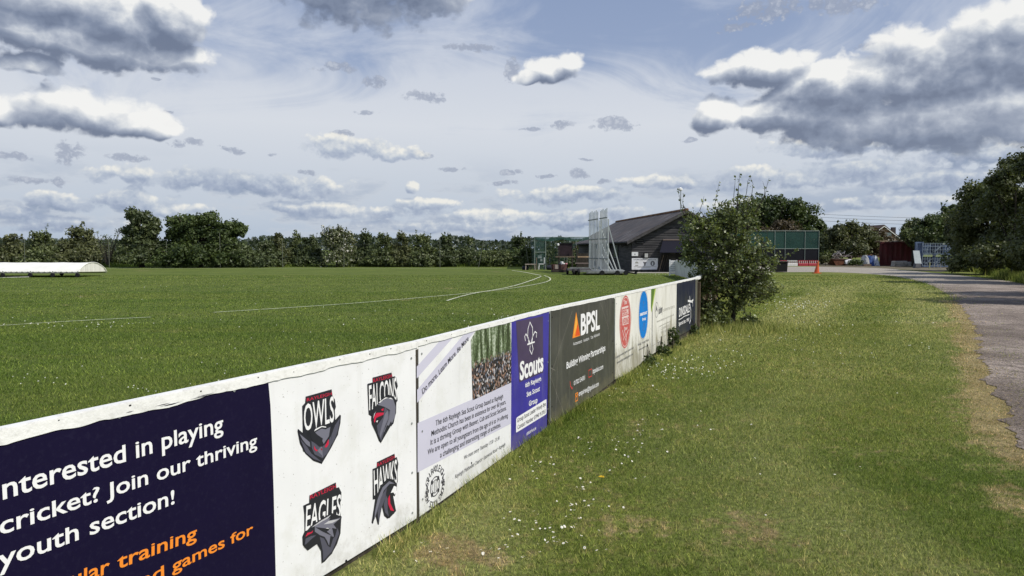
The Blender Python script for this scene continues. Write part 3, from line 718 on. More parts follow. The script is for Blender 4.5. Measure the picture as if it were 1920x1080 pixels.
def team(name, title, o, sc, outline, red, ttl, shapes):
    e_ = emb(s1, name, outline, EDK, L[0], b1, o, sc)
    T = Txt(s1, L[1]); T.line('RAYLEIGH', red[0], red[1], red[2], .005, o=o, sc=sc); T.emit('club_name', RED, b1)
    T = Txt(s1, L[1]); T.line(title, ttl[0], ttl[1], ttl[2], .010, o=o, sc=sc); T.emit('team_name', INKW, b1)
    for lv, mt, pts in shapes: emb(s1, 'emblem_detail', pts, mt, L[lv], b1, o, sc)
team('owl_emblem', 'OWLS', (540,720), 6.75,
    [(232,160),(560,68),(572,150),(600,195),(615,290),(600,335),(608,455),(665,388),(678,400),(672,490),(640,640),(560,800),(490,920),(435,1012),(330,975),(230,885),(160,760),(128,600),(135,568),(195,620),(188,280),(225,240)],
    ((245,222),(560,140),(300,165,205)), ((212,600),(592,470),(240,262,592)),
    [(2, EDK, [(255,590),(270,580),(330,590),(350,565),(430,520),(490,535),(545,500),(560,560),(600,470),(668,392),(640,640),(435,1005),(200,850),(140,600),(138,578),(200,640),(262,675)]),
     (3, EMID, [(660,430),(640,570),(600,690),(562,760),(552,650),(600,520)]), (3, EGR, [(148,628),(280,738),(286,798),(240,770),(190,710)]),
     (3, EMID, [(160,700),(250,800),(300,880),(430,985),(330,950),(230,870)]), (3, EMID, [(300,720),(380,770),(430,800),(500,740),(550,655),(562,750),(500,880),(438,940),(340,890),(305,810)]),
     (3, EGR, [(348,610),(430,565),(480,575),(540,542),(522,660),(455,760),(438,720),(445,690),(370,640)]), (3, INKW, [(335,600),(430,545),(485,552),(485,540),(430,532),(350,570)]),
     (4, EDK, [(265,585),(330,602),(440,700),(432,782),(400,795),(305,715)]),
     (4, RED, [(335,778),(352,822),(388,842),(360,852),(332,825)]), (4, RED, [(516,698),(518,760),(492,802),(465,802),(482,762)]), (4, RED, [(430,805),(440,825),(430,845),(415,828)]),
     (4, EGR, [(370,845),(428,790),(435,800),(445,940),(428,900)])])
team('falcon_emblem', 'FALCONS', (670,680), 6.75,
    [(133,275),(145,265),(200,252),(200,190),(440,125),(452,180),(480,172),(500,190),(520,300),(500,350),(518,480),(492,520),(495,640),(465,770),(435,808),(425,790),(390,855),(375,850),(350,900),(305,1020),(280,992),(240,885),(238,798),(200,785),(182,730),(185,680),(150,658)],
    ((205,252),(445,185),(250,195,240)), ((158,600),(505,475),(170,295,600)),
    [(2, EDK, [(190,650),(230,560),(330,440),(400,405),(460,425),(500,480),(495,640),(430,800),(305,1015),(240,885),(190,780),(182,700)]),
     (3, EMID, [(250,800),(330,690),(350,560),(420,600),(400,720),(350,850),(305,990),(265,900)]), (3, EGR, [(262,535),(330,470),(400,438),(460,470),(488,560),(482,680),(440,770),(430,740),(400,800),(380,790),(345,880),(320,870),(390,700),(400,620),(350,560),(300,545)]),
     (4, EGR, [(350,650),(390,600),(395,700),(330,860),(290,960),(285,900)]),
     (3, INKW, [(272,505),(360,440),(430,445),(455,465),(400,458),(340,470),(290,510)]), (4, RED, [(212,740),(215,680),(245,635),(340,632),(330,660),(280,680),(240,700),(222,765)]), (4, RED, [(303,592),(335,575),(332,610),(310,608)]),
     (4, INKW, [(203,710),(215,650),(240,618),(222,650),(210,690)]), (4, INKW, [(240,740),(265,728),(252,760)])])
team('eagle_emblem', 'EAGLES', (550,890), 6.0,
    [(118,350),(185,318),(188,235),(485,88),(492,150),(520,142),(548,200),(545,290),(535,310),(540,468),(552,475),(535,560),(538,660),(500,780),(440,890),(360,980),(325,1002),(318,860),(300,800),(272,780),(220,805),(168,858),(162,815),(140,825),(112,790),(108,700),(133,640),(130,450)],
    ((195,280),(487,150),(240,208,255)), ((142,630),(535,475),(160,355,620)),
    [(2, EDK, [(112,700),(150,640),(200,580),(330,490),(430,430),(545,468),(535,660),(440,890),(325,1000),(318,860),(272,780),(168,855),(140,825),(112,790)]),
     (3, EGR, [(245,575),(340,510),(420,490),(400,520),(480,500),(540,482),(455,560),(490,610),(440,600),(460,700),(420,690),(405,800),(380,740),(355,700),(300,680),(245,640)]), (3, EMID, [(300,700),(350,720),(390,800),(420,820),(450,720),(470,700),(500,600),(520,660),(440,860),(340,970),(335,860)]),
     (4, EDK, [(250,590),(330,600),(420,610),(380,640),(440,690),(330,640)]), (4, ELT, [(205,595),(300,525),(425,452),(395,490),(330,525),(230,585)]), (4, ELT, [(345,560),(400,520),(520,500),(440,545)]), (4, INKW, [(368,602),(395,600),(418,625),(395,618)]),
     (4, EMID, [(130,790),(140,720),(200,690),(260,680),(200,730),(150,780)]), (4, RED, [(138,702),(160,655),(205,645),(225,625),(215,655),(165,680)])])
team('hawk_emblem', 'HAWKS', (680,840), 6.756,
    [(133,268),(185,245),(188,180),(410,72),(418,125),(440,115),(460,200),(448,300),(452,425),(438,462),(435,540),(412,612),(390,600),(395,690),(428,798),(400,838),(350,852),(345,885),(320,898),(280,862),(250,740),(228,850),(212,975),(198,970),(168,850),(138,962),(120,950),(150,780),(165,650),(135,655)],
    ((190,240),(415,130),(225,178,222)), ((152,600),(445,440),(165,290,600)),
    [(2, EDK, [(165,650),(230,480),(320,385),(400,400),(440,460),(435,540),(412,610),(390,600),(428,798),(345,890),(280,862),(250,740),(205,970),(165,850),(130,955),(120,945)]),
     (3, EGR, [(160,800),(195,640),(255,500),(340,420),(410,450),(345,455),(270,540),(215,700),(150,920)]), (3, EMID, [(310,500),(235,620),(190,800),(208,950),(235,780),(290,640)]),
     (3, EMID, [(270,720),(300,600),(320,640),(320,780),(335,870),(290,820)]), (4, RED, [(325,640),(345,590),(352,700),(400,800),(355,790),(325,710)]), (4, INKW, [(358,570),(400,480),(432,492),(430,560),(408,590),(392,562)])])

# --- board 2: sea scouts
s2 = SG[1]; H = s2.hit; bt = lambda px, py: H(px, py)[1]
b2 = empty('advertising_board', s2.p(1.2, 0), 'sea scout group board with a forest photograph, lilac text panel and blue vertical banner', 'board', 'advertising boards along the boundary fence')
uB = H(959,700)[0]
panel(s2, 'white_panel', [(.014, bt(784,972)), (uB+.02, bt(960,846)), (uB+.02, TB), (.014, TB)], BOARD, b2, .0075)
panel(s2, 'blue_banner', [(H(959,848)[0], bt(959,848)), (H(1026,801)[0], bt(1026,801)), (s2.L-.018, TB-.01), (H(960,604)[0], TB-.012)], BLUE, b2, .0090)
o3 = (760,560); k3 = 2.57
for pp in ([(58,385),(58,328),(190,180),(250,168)], [(60,502),(60,440),(296,158),(350,143)]): emb(s2, 'lilac_stripe', pp, LILAC, .0082, b2, o3, k3)
emb(s2, 'lilac_text_panel', [(62,600),(520,400),(519,598),(62,838)], LILAC, .0082, b2, o3, k3)
# the printed photograph: woodland behind a crowd, as a flat procedural print
pm = bpy.data.materials.new('printed_forest_photo'); pm.use_nodes = True; q = NT(pm.node_tree); b = pm.node_tree.nodes['Principled BSDF']
P = q.n('ShaderNodeNewGeometry').outputs['Position']; sp = q.n('ShaderNodeSeparateXYZ'); q.put(sp.inputs[0], P)
al = q.v('DOT_PRODUCT', P, tuple(s2.d), out=1)
cc = q.n('ShaderNodeCombineXYZ'); q.put(cc.inputs[0], al); q.put(cc.inputs[1], sp.outputs[2]); P2 = cc.outputs[0]
tr1 = q.noise(q.v('MULTIPLY', P2, (1, .18, 1)), 16, 4, .6, dim='2D'); lf = q.noise(P2, 60, 6, .75, dim='2D')
wood = q.ramp(q.m('ADD', q.m('MULTIPLY', tr1, .65), q.m('MULTIPLY', lf, .5)), [(.38,(.012,.014,.008,1)),(.5,(.05,.075,.03,1)),(.58,(.13,.18,.09,1)),(.72,(.62,.68,.55,1))])
crd = q.n('ShaderNodeTexVoronoi', voronoi_dimensions='2D'); q.put(crd.inputs['Vector'], P2); crd.inputs['Scale'].default_value = 70
cs = q.n('ShaderNodeSeparateColor'); q.put(cs.inputs[0], crd.outputs['Color'])
crowd = q.ramp(cs.outputs[0], [(0,(.015,.012,.02,1)),(.4,(.06,.045,.05,1)),(.62,(.28,.17,.13,1)),(.8,(.16,.17,.22,1)),(.92,(.55,.52,.52,1))], 'CONSTANT')
zt = q.m('ADD', sp.outputs[2], q.m('MULTIPLY', q.m('SUBTRACT', q.noise(P2, 25, 3, .6, dim='2D'), .5), .10))
tph = bt(920,672)
q.put(b.inputs['Base Color'], q.mix(q.rng(zt, tph-.02, tph+.02), crowd, wood)); b.inputs['Roughness'].default_value = .4
emb(s2, 'printed_photograph', [(318,200),(345,150),(508,112),(521,400),(327,490)], pm, .0088, b2, o3, k3)
T = Txt(s2, .0090)
T.line('Do more. Learn More. Be More', (86,462), (308,200), (120,391,418), .012, o=o3, sc=k3)
cp = lambda x, y, h: (x, y-h, y)
T.line('The 6th Rayleigh Sea Scout Group based at Rayleigh', (148,613), (473,480), cp(150,612,25), .010, o=o3, sc=k3)
T.line('Methodist Church has been in existence for over 60 years.', (128,663), (487,506), cp(130,662,25), .010, o=o3, sc=k3)
T.line('It is a thriving Group with Beaver, Cub and Scout Sections.', (124,706), (489,536), cp(126,705,25), .010, o=o3, sc=k3)
T.line('We are open to all youngsters from the age of 6 to 14 offering', (110,753), (496,572), cp(112,752,25), .010, o=o3, sc=k3)
T.line('a challenging and interesting range of activities.', (170,767), (462,616), cp(172,765,24), .010, o=o3, sc=k3)
T.emit('dark_lettering', INKK, b2)
T = Txt(s2, .0090)
T.line('We meet every Thursday 17:30 - 21:30', (285,776), (456,678), cp(287,775,19), 0, shear=.15, o=o3, sc=k3)
T.line('Rayleigh Methodist Church • Eastwood Road • Rayleigh', (242,868), (484,708), cp(244,867,19), 0, shear=.15, o=o3, sc=k3)
T.emit('grey_lettering', INKG, b2)
cc_ = H(817,912); ru = abs(H(833,912)[0]-H(801,912)[0])/2; rt = abs(H(817,880)[1]-H(817,944)[1])/2
T = Txt(s2, .0090); T.ring('6TH RAYLEIGH', cc_, ru*.86, rt*.84, -1.15, 1.15, .055); T.ring('SEA SCOUT GROUP', cc_, ru*.86, rt*.84, -1.75, -4.55, .050)
for a, w in ((.50,.006),(.34,.004)): stroke(T.mb, s2, ell(cc_, ru*a*1.1, rt*a*1.1), w, .0090, True)
for a in range(4):
    x_, y_ = cc_[0]+ru*.52*math.cos(a*math.pi/2+.8), cc_[1]+rt*.52*math.sin(a*math.pi/2+.8); T.mb.poly([s2.p(x_+.014*math.cos(k), y_+.014*math.sin(k), .0091) for k in (0,1.05,2.09,3.14,4.19,5.24)])
for sx in (-.92, .92):
    for dx_, dy_ in ((0,.02),(-.012,.0),(.012,0),(0,-.018)): T.mb.poly([s2.p(cc_[0]+ru*sx+dx_+.010*math.cos(k), cc_[1]-.0+dy_+.012*math.sin(k), .0091) for k in (0,1.05,2.09,3.14,4.19,5.24)])
for (u_, w_) in ((-.012,.004),(.012,.004)): stroke(T.mb, s2, [(cc_[0]+u_, cc_[1]-.035), (cc_[0]+u_, cc_[1]+.035)], w_, .0091)
T.emit('scout_crest', INKK, b2)
o4 = (950,590); k4 = 4.154
emb(s2, 'purple_block', [(75,52),(285,12),(287,450),(100,528)], PURP, .0096, b2, o4, k4)
T = Txt(s2, .0102)
T.line('Scouts', (104,508), (287,430), (122,372,505), .035, o=o4, sc=k4)
T.line('6th Rayleigh', (147,567), (270,515), cp(152,565,34), .02, o=o4, sc=k4)
T.line('Sea Scout', (157,641), (260,592), cp(160,640,36), .02, o=o4, sc=k4)
T.line('Group', (175,713), (241,683), cp(178,712,38), .02, o=o4, sc=k4)
T.line('#SkillsForLife', (157,940), (231,893), cp(160,938,22), .01, o=o4, sc=k4)
hx = lambda x, y: H(o4[0]+x/k4, o4[1]+y/k4)
def crv(*p): return [hx(*a) for a in p]
w = .011
stroke(T.mb, s2, crv((186,230),(165,175),(168,110),(183,58),(203,100),(205,165),(190,228)), w, .0102)
stroke(T.mb, s2, crv((176,232),(170,180),(152,150),(142,170),(148,205)), w, .0102)
stroke(T.mb, s2, crv((200,222),(204,170),(222,132),(236,142),(232,178)), w, .0102)
stroke(T.mb, s2, crv((163,232),(220,212)), w*1.1, .0103)
stroke(T.mb, s2, crv((185,240),(182,275),(197,308),(208,268),(200,232)), w, .0102)
T.emit('white_lettering', INKW, b2)
emb(s2, 'contact_box', [(82,800),(76,815),(75,918),(84,915),(306,778),(312,765),(312,662),(306,660)], INKW, .0100, b2, o4, k4)
T = Txt(s2, .0106); T.line('Group Scout Leader Wendy Bye', (84,842), (306,708), cp(88,840,32), .01, o=o4, sc=k4); T.line('Contact Number 07940 913953', (86,895), (304,765), cp(90,893,32), .01, o=o4, sc=k4); T.emit('contact_lettering', INKK, b2)
screws(s2, [.05], [.93,.5,.12], b2); screws(s2, [s2.L-.05], [.9,.55,.15], b2); screws(s2, [H(885,868)[0]], [H(885,868)[1]], b2, BLACK)

# --- board 3: charcoal accountants
s3 = SG[2]; H = s3.hit; bt = lambda px, py: H(px, py)[1]
b3 = empty('advertising_board', s3.p(1.0, 0), 'charcoal grey accountants board with white lettering and an orange triangle logo', 'board', 'advertising boards along the boundary fence')
panel(s3, 'charcoal_panel', [(.02, bt(1032,796)), (s3.L*.4, bt(1090,757)), (s3.L*.7, bt(1120,738)), (s3.L-.01, bt(1150,714)), (s3.L-.01, TB-.012), (.02, TB-.010)], CHAR, b3, .0085)
o5 = (1000,500); k5 = 3.6; hx = lambda x, y: H(o5[0]+x/k5, o5[1]+y/k5)
emb(s3, 'triangle_logo', [(291,305),(266,484),(318,466)], ORANGE, .0092, b3, o5, k5)
emb(s3, 'triangle_detail', [(291,320),(272,470),(300,400)], pmat('amber_print', (.85,.42,.06), .45), .0097, b3, o5, k5)
emb(s3, 'triangle_detail', [(300,380),(316,462),(285,470)], pmat('scarlet_print', (.70,.09,.02), .45), .0097, b3, o5, k5)
T = Txt(s3, .0097)
T.line('BPSL', (322,460), (450,416), (330,322,455), .03, o=o5, sc=k5)
T.line('Accountants', (270,533), (330,512), cp(272,531,21), 0, o=o5, sc=k5); T.line('Auditors', (340,509), (378,494), cp(342,508,20), 0, o=o5, sc=k5); T.line('Tax Advisors', (388,490), (450,463), cp(390,489,20), 0, o=o5, sc=k5)
T.line('Building Winning Partnerships', (226,690), (487,566), cp(232,686,44), .02, o=o5, sc=k5)
T.line('01702 534301', (275,802), (350,762), cp(277,800,30), .01, o=o5, sc=k5)
T.line('bpsluk.com', (403,722), (473,688), cp(406,720,30), .01, o=o5, sc=k5)
T.line('enquiries@bpsluk.com', (308,874), (443,803), cp(310,872,30), .01, o=o5, sc=k5)
T.emit('white_lettering', INKW, b3)
mb = MB()
stroke(mb, s3, [hx(375,700), hx(396,690), hx(396,738), hx(375,748)], .012, .0098, True); stroke(mb, s3, [hx(250,775), hx(252,805), hx(264,826), hx(267,812)], .014, .0098)
mb.emit('red_icon', pmat('coral_print', (.55,.06,.05), .45), b3)
mb = MB(); stroke(mb, s3, [hx(286,858), hx(302,850), hx(301,900), hx(286,911)], .013, .0098, True); stroke(mb, s3, [hx(286,862), hx(293,880), hx(302,855)], .013, .0099); mb.emit('envelope_icon', ORANGE, b3)
mb = MB()
for ln in ([(184,290),(150,1040)], [(265,300),(118,740),(214,1008)], [(499,215),(520,830)], [(455,240),(510,420)], [(480,225),(500,330)], [(112,680),(150,700)]):
    stroke(mb, s3, [hx(*p) for p in ln], .0035, .0094)
mb.emit('fine_line', pmat('silver_hairline', (.28,.26,.22), .5), b3)
mb = MB(); mb.prism([s3.p(.0, .03, .012), s3.p(.014, .03, .012), s3.p(.014, TB-.01, .012), s3.p(0, TB-.01, .012)], -s3.n*.02); mb.emit('edge_trim', STEEL, b3)
screws(s3, [.06, s3.L-.06], [.92,.5,.15], b3, BLACK)

# --- board 4: faded white with red and blue ovals
s4 = SG[3]; H = s4.hit; bt = lambda px, py: H(px, py)[1]
b4 = empty('advertising_board', s4.p(1.0, 0), 'weathered white board with a faded red oval and a bright blue oval', 'board', 'advertising boards along the boundary fence')
panel(s4, 'white_panel', [(.03, bt(1153,712)), (s4.L*.35, bt(1178,700)), (s4.L*.55, bt(1190,690)), (s4.L-.01, bt(1220,668)), (s4.L-.01, TB), (.03, TB)], OLDB, b4, .0085)
o6 = (1140,520); k6 = 5.4; hx = lambda x, y: H(o6[0]+x/k6, o6[1]+y/k6)
PINK = pmat('faded_red_print', (.52,.10,.09), .5, var=.15, vscale=30, dirt=(.62,.35,.32), dscale=25, damt=.5); CYAN = pmat('bright_blue_print', (.0,.19,.60), .45, var=.1)
def oval(sg, hx_, cx, cy, rx, ry):
    c = hx_(cx, cy); ru = abs(hx_(cx+rx, cy)[0]-hx_(cx-rx, cy)[0])/2; rt = abs(hx_(cx, cy-ry)[1]-hx_(cx, cy+ry)[1])/2; return (c[0], (hx_(cx, cy-ry)[1]+hx_(cx, cy+ry)[1])/2), ru, rt
c_, ru, rt = oval(s4, hx, 178, 450, 57, 266)
mb = MB(); mb.poly([s4.p(u, t, .0092) for u, t in ell(c_, ru, rt, 40)]); mb.emit('red_oval', PINK, b4)
mb = MB(); mb.poly([s4.p(u, t, .0096) for u, t in [hx(143,305), hx(208,285), hx(210,370), hx(145,392)]]); mb.poly([s4.p(u, t, .0096) for u, t in [hx(143,402), hx(210,380), hx(212,468), hx(150,488)]])
T = Txt(s4, .0097); T.line('The', (160,278), (192,266), cp(165,276,40), .03, o=o6, sc=k6); T.line('Show', (165,540), (198,528), cp(168,538,34), .03, o=o6, sc=k6)
for a in (170, 190): stroke(T.mb, s4, [hx(a,600), hx(a-14,640), hx(a-6,600), hx(a-22,535)], .014, .0097)
stroke(T.mb, s4, [hx(186,668), hx(186,590), hx(208,530)], .016, .0097); stroke(T.mb, s4, ell(c_, ru*.9, rt*.93, 40), .008, .0097, True)
T.mb.v += mb.v; b0 = len(T.mb.v)-len(mb.v); T.mb.f += [tuple(i+b0 for i in f) for f in mb.f]; T.mb.mi += mb.mi
T.emit('white_figures', pmat('pale_pink_print', (.72,.58,.55), .5), b4)
T = Txt(s4, .0100); T.line('PERFECT', (146,385), (208,365), cp(150,382,60), .03, o=o6, sc=k6); T.line('WEDDING', (150,480), (210,460), cp(154,478,60), .03, o=o6, sc=k6); T.emit('red_lettering', PINK, b4)
c_, ru, rt = oval(s4, hx, 362, 378, 45, 237)
def vesica(c, ru, rt, n=16): return [(c[0]+ru*math.sin(math.pi*i/n)**.85, c[1]+rt*math.cos(math.pi*i/n)) for i in range(n)]+[(c[0]-ru*math.sin(math.pi*i/n)**.85, c[1]-rt*math.cos(math.pi*i/n)) for i in range(n)]
mb = MB(); mb.poly([s4.p(u, t, .0092) for u, t in vesica(c_, ru, rt)]); mb.emit('blue_oval', CYAN, b4)
T = Txt(s4, .0098); T.line('seamour', (325,392), (398,368), cp(328,390,34), .03, o=o6, sc=k6); T.line('Bridal', (350,440), (385,430), cp(352,438,28), .02, o=o6, sc=k6); T.emit('white_lettering', INKW, b4)
T = Txt(s4, .0098); stroke(T.mb, s4, vesica(c_, ru*1.10, rt*1.03), .004, .0094, True)
stroke(T.mb, s4, [hx(360,330), hx(358,260), hx(362,240), hx(368,265)], .008, .0098); stroke(T.mb, s4, [hx(378,455), hx(360,545), hx(352,530), hx(362,460)], .008, .0098)
T.line('Exclusive wedding fayres around Essex', (78,826), (262,720), cp(80,824,24), .0, o=o6, sc=k6); T.line('www.perfectweddingshow.co.uk', (92,878), (255,785), cp(95,876,24), 0, o=o6, sc=k6)
T.line('Bridal, Formal Wear', (305,695), (416,642), cp(308,693,24), .0, o=o6, sc=k6); T.line('www.seamour.co.uk', (313,745), (410,693), cp(316,743,20), 0, o=o6, sc=k6)
T.emit('dark_lettering', INKG, b4)
screws(s4, [.08, s4.L-.08], [.9,.45], b4)

# --- board 5: white with green corner and faded script
s5 = SG[4]; H = s5.hit; bt = lambda px, py: H(px, py)[1]
b5 = empty('advertising_board', s5.p(.9, 0), 'sun-bleached white board with a green corner stripe and faint grey writing', 'board', 'advertising boards along the boundary fence')
panel(s5, 'white_panel', [(.03, bt(1224,664)), (s5.L*.5, bt(1246,650)), (s5.L-.01, bt(1267,634)), (s5.L-.01, TB), (.03, TB)], OLDB, b5, .0085)
hx = lambda x, y: H(o6[0]+x/k6, o6[1]+y/k6)
emb(s5, 'green_corner', [(440,112),(486,102),(440,345),(437,300)], pmat('leaf_green_print', (.10,.19,.03), .45), .0092, b5, o6, k6)
emb(s5, 'lime_stripe', [(478,104),(490,101),(446,350),(440,345)], pmat('lime_print', (.45,.55,.14), .45), .0096, b5, o6, k6)
T = Txt(s5, .0096)
o7 = (1222,555); k7 = 15.43
T.line('abbey', (205,528), (320,455), (215,330,520), .03, o=o7, sc=k7)
mb = MB(); c_, ru, rt = oval(s5, lambda x, y: H(o7[0]+x/k7, o7[1]+y/k7), 148, 400, 45, 215); stroke(T.mb, s5, ell(c_, ru, rt), .008, .0096, True)
T.mb.poly([s5.p(*H(o7[0]+x/k7, o7[1]+y/k7), .0097) for x, y in ((115,470),(140,260),(185,460),(150,400))])
T.emit('dark_lettering', INKG, b5)
T = Txt(s5, .0096); T.line('contractors', (330,455), (665,335), (340,350,445), .0, o=o7, sc=k7)
T.line('www.abbeycontractors.co.uk', (150,775), (650,560), cp(155,770,60), 0, o=o7, sc=k7)
stroke(T.mb, s5, [H(o7[0]+x/k7, o7[1]+y/k7) for x, y in ((215,920),(225,880),(400,790),(580,720))], .006, .0096)
stroke(T.mb, s5, [H(o6[0]+x/k6, o6[1]+y/k6) for x, y in ((525,500),(630,448),(630,570),(525,610))], .005, .0096, True)
T.line('Contact us', (538,535), (620,492), cp(540,533,26), 0, o=o6, sc=k6); T.line('for a quote', (538,572), (622,530), cp(540,570,26), 0, o=o6, sc=k6)
stroke(T.mb, s5, [H(o6[0]+x/k6, o6[1]+y/k6) for x, y in ((442,700),(500,665),(560,640))], .006, .0096)
T.emit('faded_lettering', FADE, b5)

# --- board 6: dark navy
s6 = SG[5]; H = s6.hit; bt = lambda px, py: H(px, py)[1]
b6 = empty('advertising_board', s6.p(1, 0), 'dark navy board with white serif lettering and a white figure, beside the small tree', 'board', 'advertising boards along the boundary fence')
uE = H(1304,560)[0]
panel(s6, 'navy_panel', [(.02, bt(1270,632)), (uE, bt(1299,616)), (uE, TB-.01), (.02, TB-.01)], DNAVY, b6, .0085)
T = Txt(s6, .0096)
T.line('DINSDALE', (795,605), (1100,455), (800,355,600), .02, o=o7, sc=k7)
T.line('Sports Est. 1987', (785,860), (1090,715), (790,755,850), .02, o=o7, sc=k7)
f7 = lambda *p: [H(o7[0]+x/k7, o7[1]+y/k7) for x, y in p]
stroke(T.mb, s6, f7((785,690),(860,655),(940,590),(1095,530)), .012, .0096)
stroke(T.mb, s6, f7((1105,0),(1110,120),(1105,240),(1135,400),(1135,600),(1125,700),(1095,790)), .028, .0097)
stroke(T.mb, s6, f7((1050,140),(1110,150),(1160,160),(1205,110)), .035, .0098); stroke(T.mb, s6, f7((1150,150),(1190,200),(1190,310)), .02, .0098)
T.emit('white_lettering', INKW, b6)
mb = MB(); mb.prism([s6.p(uE+.03, .03, .004), s6.p(s6.L, .03, .004), s6.p(s6.L, FH-.05, .004), s6.p(uE+.03, FH-.05, .004)], -s6.n*.012); mb.emit('plain_panel', pmat('grey_green_timber', (.10,.10,.075), .85, var=.3, vscale=8, stretch=(1,1,.2)), fence)
# nail heads and scratches showing through the paint of the top rail
r_ = random.Random(12)
for i, sg in enumerate(SG[:3]):
    u = (sg.L-2.3 if i == 0 else .1)
    while u < sg.L-.05:
        mb = MB(); t_ = FH-.008-r_.uniform(0, .012); w_ = r_.uniform(.003, .006); mb.poly([sg.p(u+w_*math.cos(a), t_+w_*.6*math.sin(a), .0142) for a in [k*math.pi/3 for k in range(6)]]); mb.emit('nail_head', BLACK, fence)
        u += r_.uniform(.18, .34)
for k in range(7):
    sg = SG[0]; u = sg.L-r_.uniform(1.5, 2.35); t_ = FH-.030-r_.uniform(0, .010); mb = MB(); l_ = r_.uniform(.03, .10)
    mb.poly([sg.p(u, t_, .0142), sg.p(u+l_*.4, t_+.0016, .0142), sg.p(u+l_, t_+.001, .0142), sg.p(u+l_*.6, t_-.0012, .0142)]); mb.emit('scratch', INKK, fence)

# ------------------------------------------------------------------ pavilion
BOARDW = bpy.data.materials.new('tarred_weatherboard'); BOARDW.use_nodes = True; q = NT(BOARDW.node_tree); b = BOARDW.node_tree.nodes['Principled BSDF']
P = q.n('ShaderNodeNewGeometry').outputs['Position']
n = q.noise(q.v('MULTIPLY', P, (.5,.5,7)), 1.0, 4, .6); n2 = q.noise(P, 1.3, 5, .6)
c = q.mix(q.rng(n, .4, .62), (.020,.019,.021,1), (.062,.058,.060,1)); c = q.mix(q.m('MULTIPLY', q.rng(n2, .55, .7), .5), c, (.09,.083,.08,1))
q.put(b.inputs['Base Color'], c); b.inputs['Roughness'].default_value = .75
ROOFM = bpy.data.materials.new('grey_sheet_roof'); ROOFM.use_nodes = True; q = NT(ROOFM.node_tree); b = ROOFM.node_tree.nodes['Principled BSDF']
P = q.n('ShaderNodeNewGeometry').outputs['Position']
n = q.noise(q.v('MULTIPLY', P, (.45,2.2,.45)), 1.3, 5, .65); n2 = q.noise(P, .8, 4, .6)
c = q.mix(q.rng(n2, .35, .65), (.048,.042,.042,1), (.085,.068,.062,1)); c = q.mix(q.m('MULTIPLY', q.rng(n, .56, .66), .8), c, (.24,.23,.23,1))
q.put(b.inputs['Base Color'], c); b.inputs['Roughness'].default_value = .8
PZ = 50.0
pv = empty('pavilion', (11.5, PZ, 0), 'long low black weatherboarded pavilion with a grey pitched roof and dark navy awning', 'building')
XL, XR = at(1184,500,PZ).x, at(1386,500,PZ).x; XM = (XL+XR)/2
EH = 2.15; RH = at(XM,398,PZ).z-.05; RH = 4.05
BKX, BKY = -1.67, PZ+21           # far end shift
def roofh(x): return EH+(RH-EH)*(1-abs(x-XM)/((XR-XL)/2))
mb = MB(); mb.poly([(XL,PZ,0),(XR,PZ,0),(XR,PZ,EH),(XM,PZ,RH-.1),(XL,PZ,EH)]); mb.poly([(XL,PZ,0),(XL+BKX,BKY,0),(XL+BKX,BKY,EH),(XL,PZ,EH)])
mb.poly([(XR,PZ,0),(XR+BKX,BKY,0),(XR+BKX,BKY,EH),(XR,PZ,EH)]); mb.poly([(XL+BKX,BKY,0),(XR+BKX,BKY,0),(XR+BKX,BKY,EH),(XM+BKX,BKY,RH-.1),(XL+BKX,BKY,EH)])
pl = .16; z = .05                # lapped boards standing proud of the wall
while z < RH-.25:
    hw = (XR-XL)/2 if z+pl < EH else (XR-XL)/2*(1-(z+pl-EH)/(RH-EH))-.02
    if hw > .1:
        x0, x1 = XM-hw, XM+hw
        mb.add([(x0,PZ-.035,z),(x1,PZ-.035,z),(x1,PZ-.008,z+pl),(x0,PZ-.008,z+pl),(x0,PZ-.002,z),(x1,PZ-.002,z)], [(0,1,2,3),(0,1,5,4)])
    if z+pl < EH:
        dx = -.035; mb.add([(XL+dx,PZ,z),(XL+BKX+dx,BKY,z),(XL+BKX-.008,BKY,z+pl),(XL-.008,PZ,z+pl)], [(0,1,2,3)])
    z += pl
mb.emit('wall', BOARDW, pv)
mb = MB(); ov = .35; t_ = .09
for sgn, xe in ((-1, XL), (1, XR)):
    sl_ = (RH-EH)/((XR-XL)/2); xo = xe+sgn*ov; zo = EH-sl_*ov
    a = Vector((XM, PZ-ov, RH)); b_ = Vector((xo, PZ-ov, zo)); c_ = Vector((xo+BKX, BKY+ov, zo)); d_ = Vector((XM+BKX, BKY+ov, RH)); up = Vector((0,0,t_))
    mb.prism([a, b_, c_, d_], up)
mb.emit('roof', ROOFM, pv)
mb = MB(); mb.tube([(XM, PZ-ov-.01, RH+t_+.0),(XM+BKX, BKY+ov, RH+t_)], .11, 6); mb.emit('ridge_tile', pmat('mossy_orange_tile', (.19,.10,.05), .9, var=.4, vscale=2), pv)
for sgn, xe in ((-1, XL), (1, XR)):
    mb = MB(); xo = xe+sgn*ov; zo = EH-sl_*ov
    mb.prism([(xo, PZ-ov-.03, zo-.12), (xo, PZ-ov-.03, zo+.03), (XM, PZ-ov-.03, RH+.03), (XM, PZ-ov-.03, RH-.13)], (0,.03,0)); mb.emit('bargeboard', pmat('dark_bargeboard', (.075,.07,.07), .7, var=.3), pv)
mb = MB(); mb.tube([(XL-ov-.05, PZ-ov, EH-sl_*ov+.0),(XL-ov-.05+BKX, BKY+ov, EH-sl_*ov)], .06, 6); mb.emit('gutter', BLACK, pv)
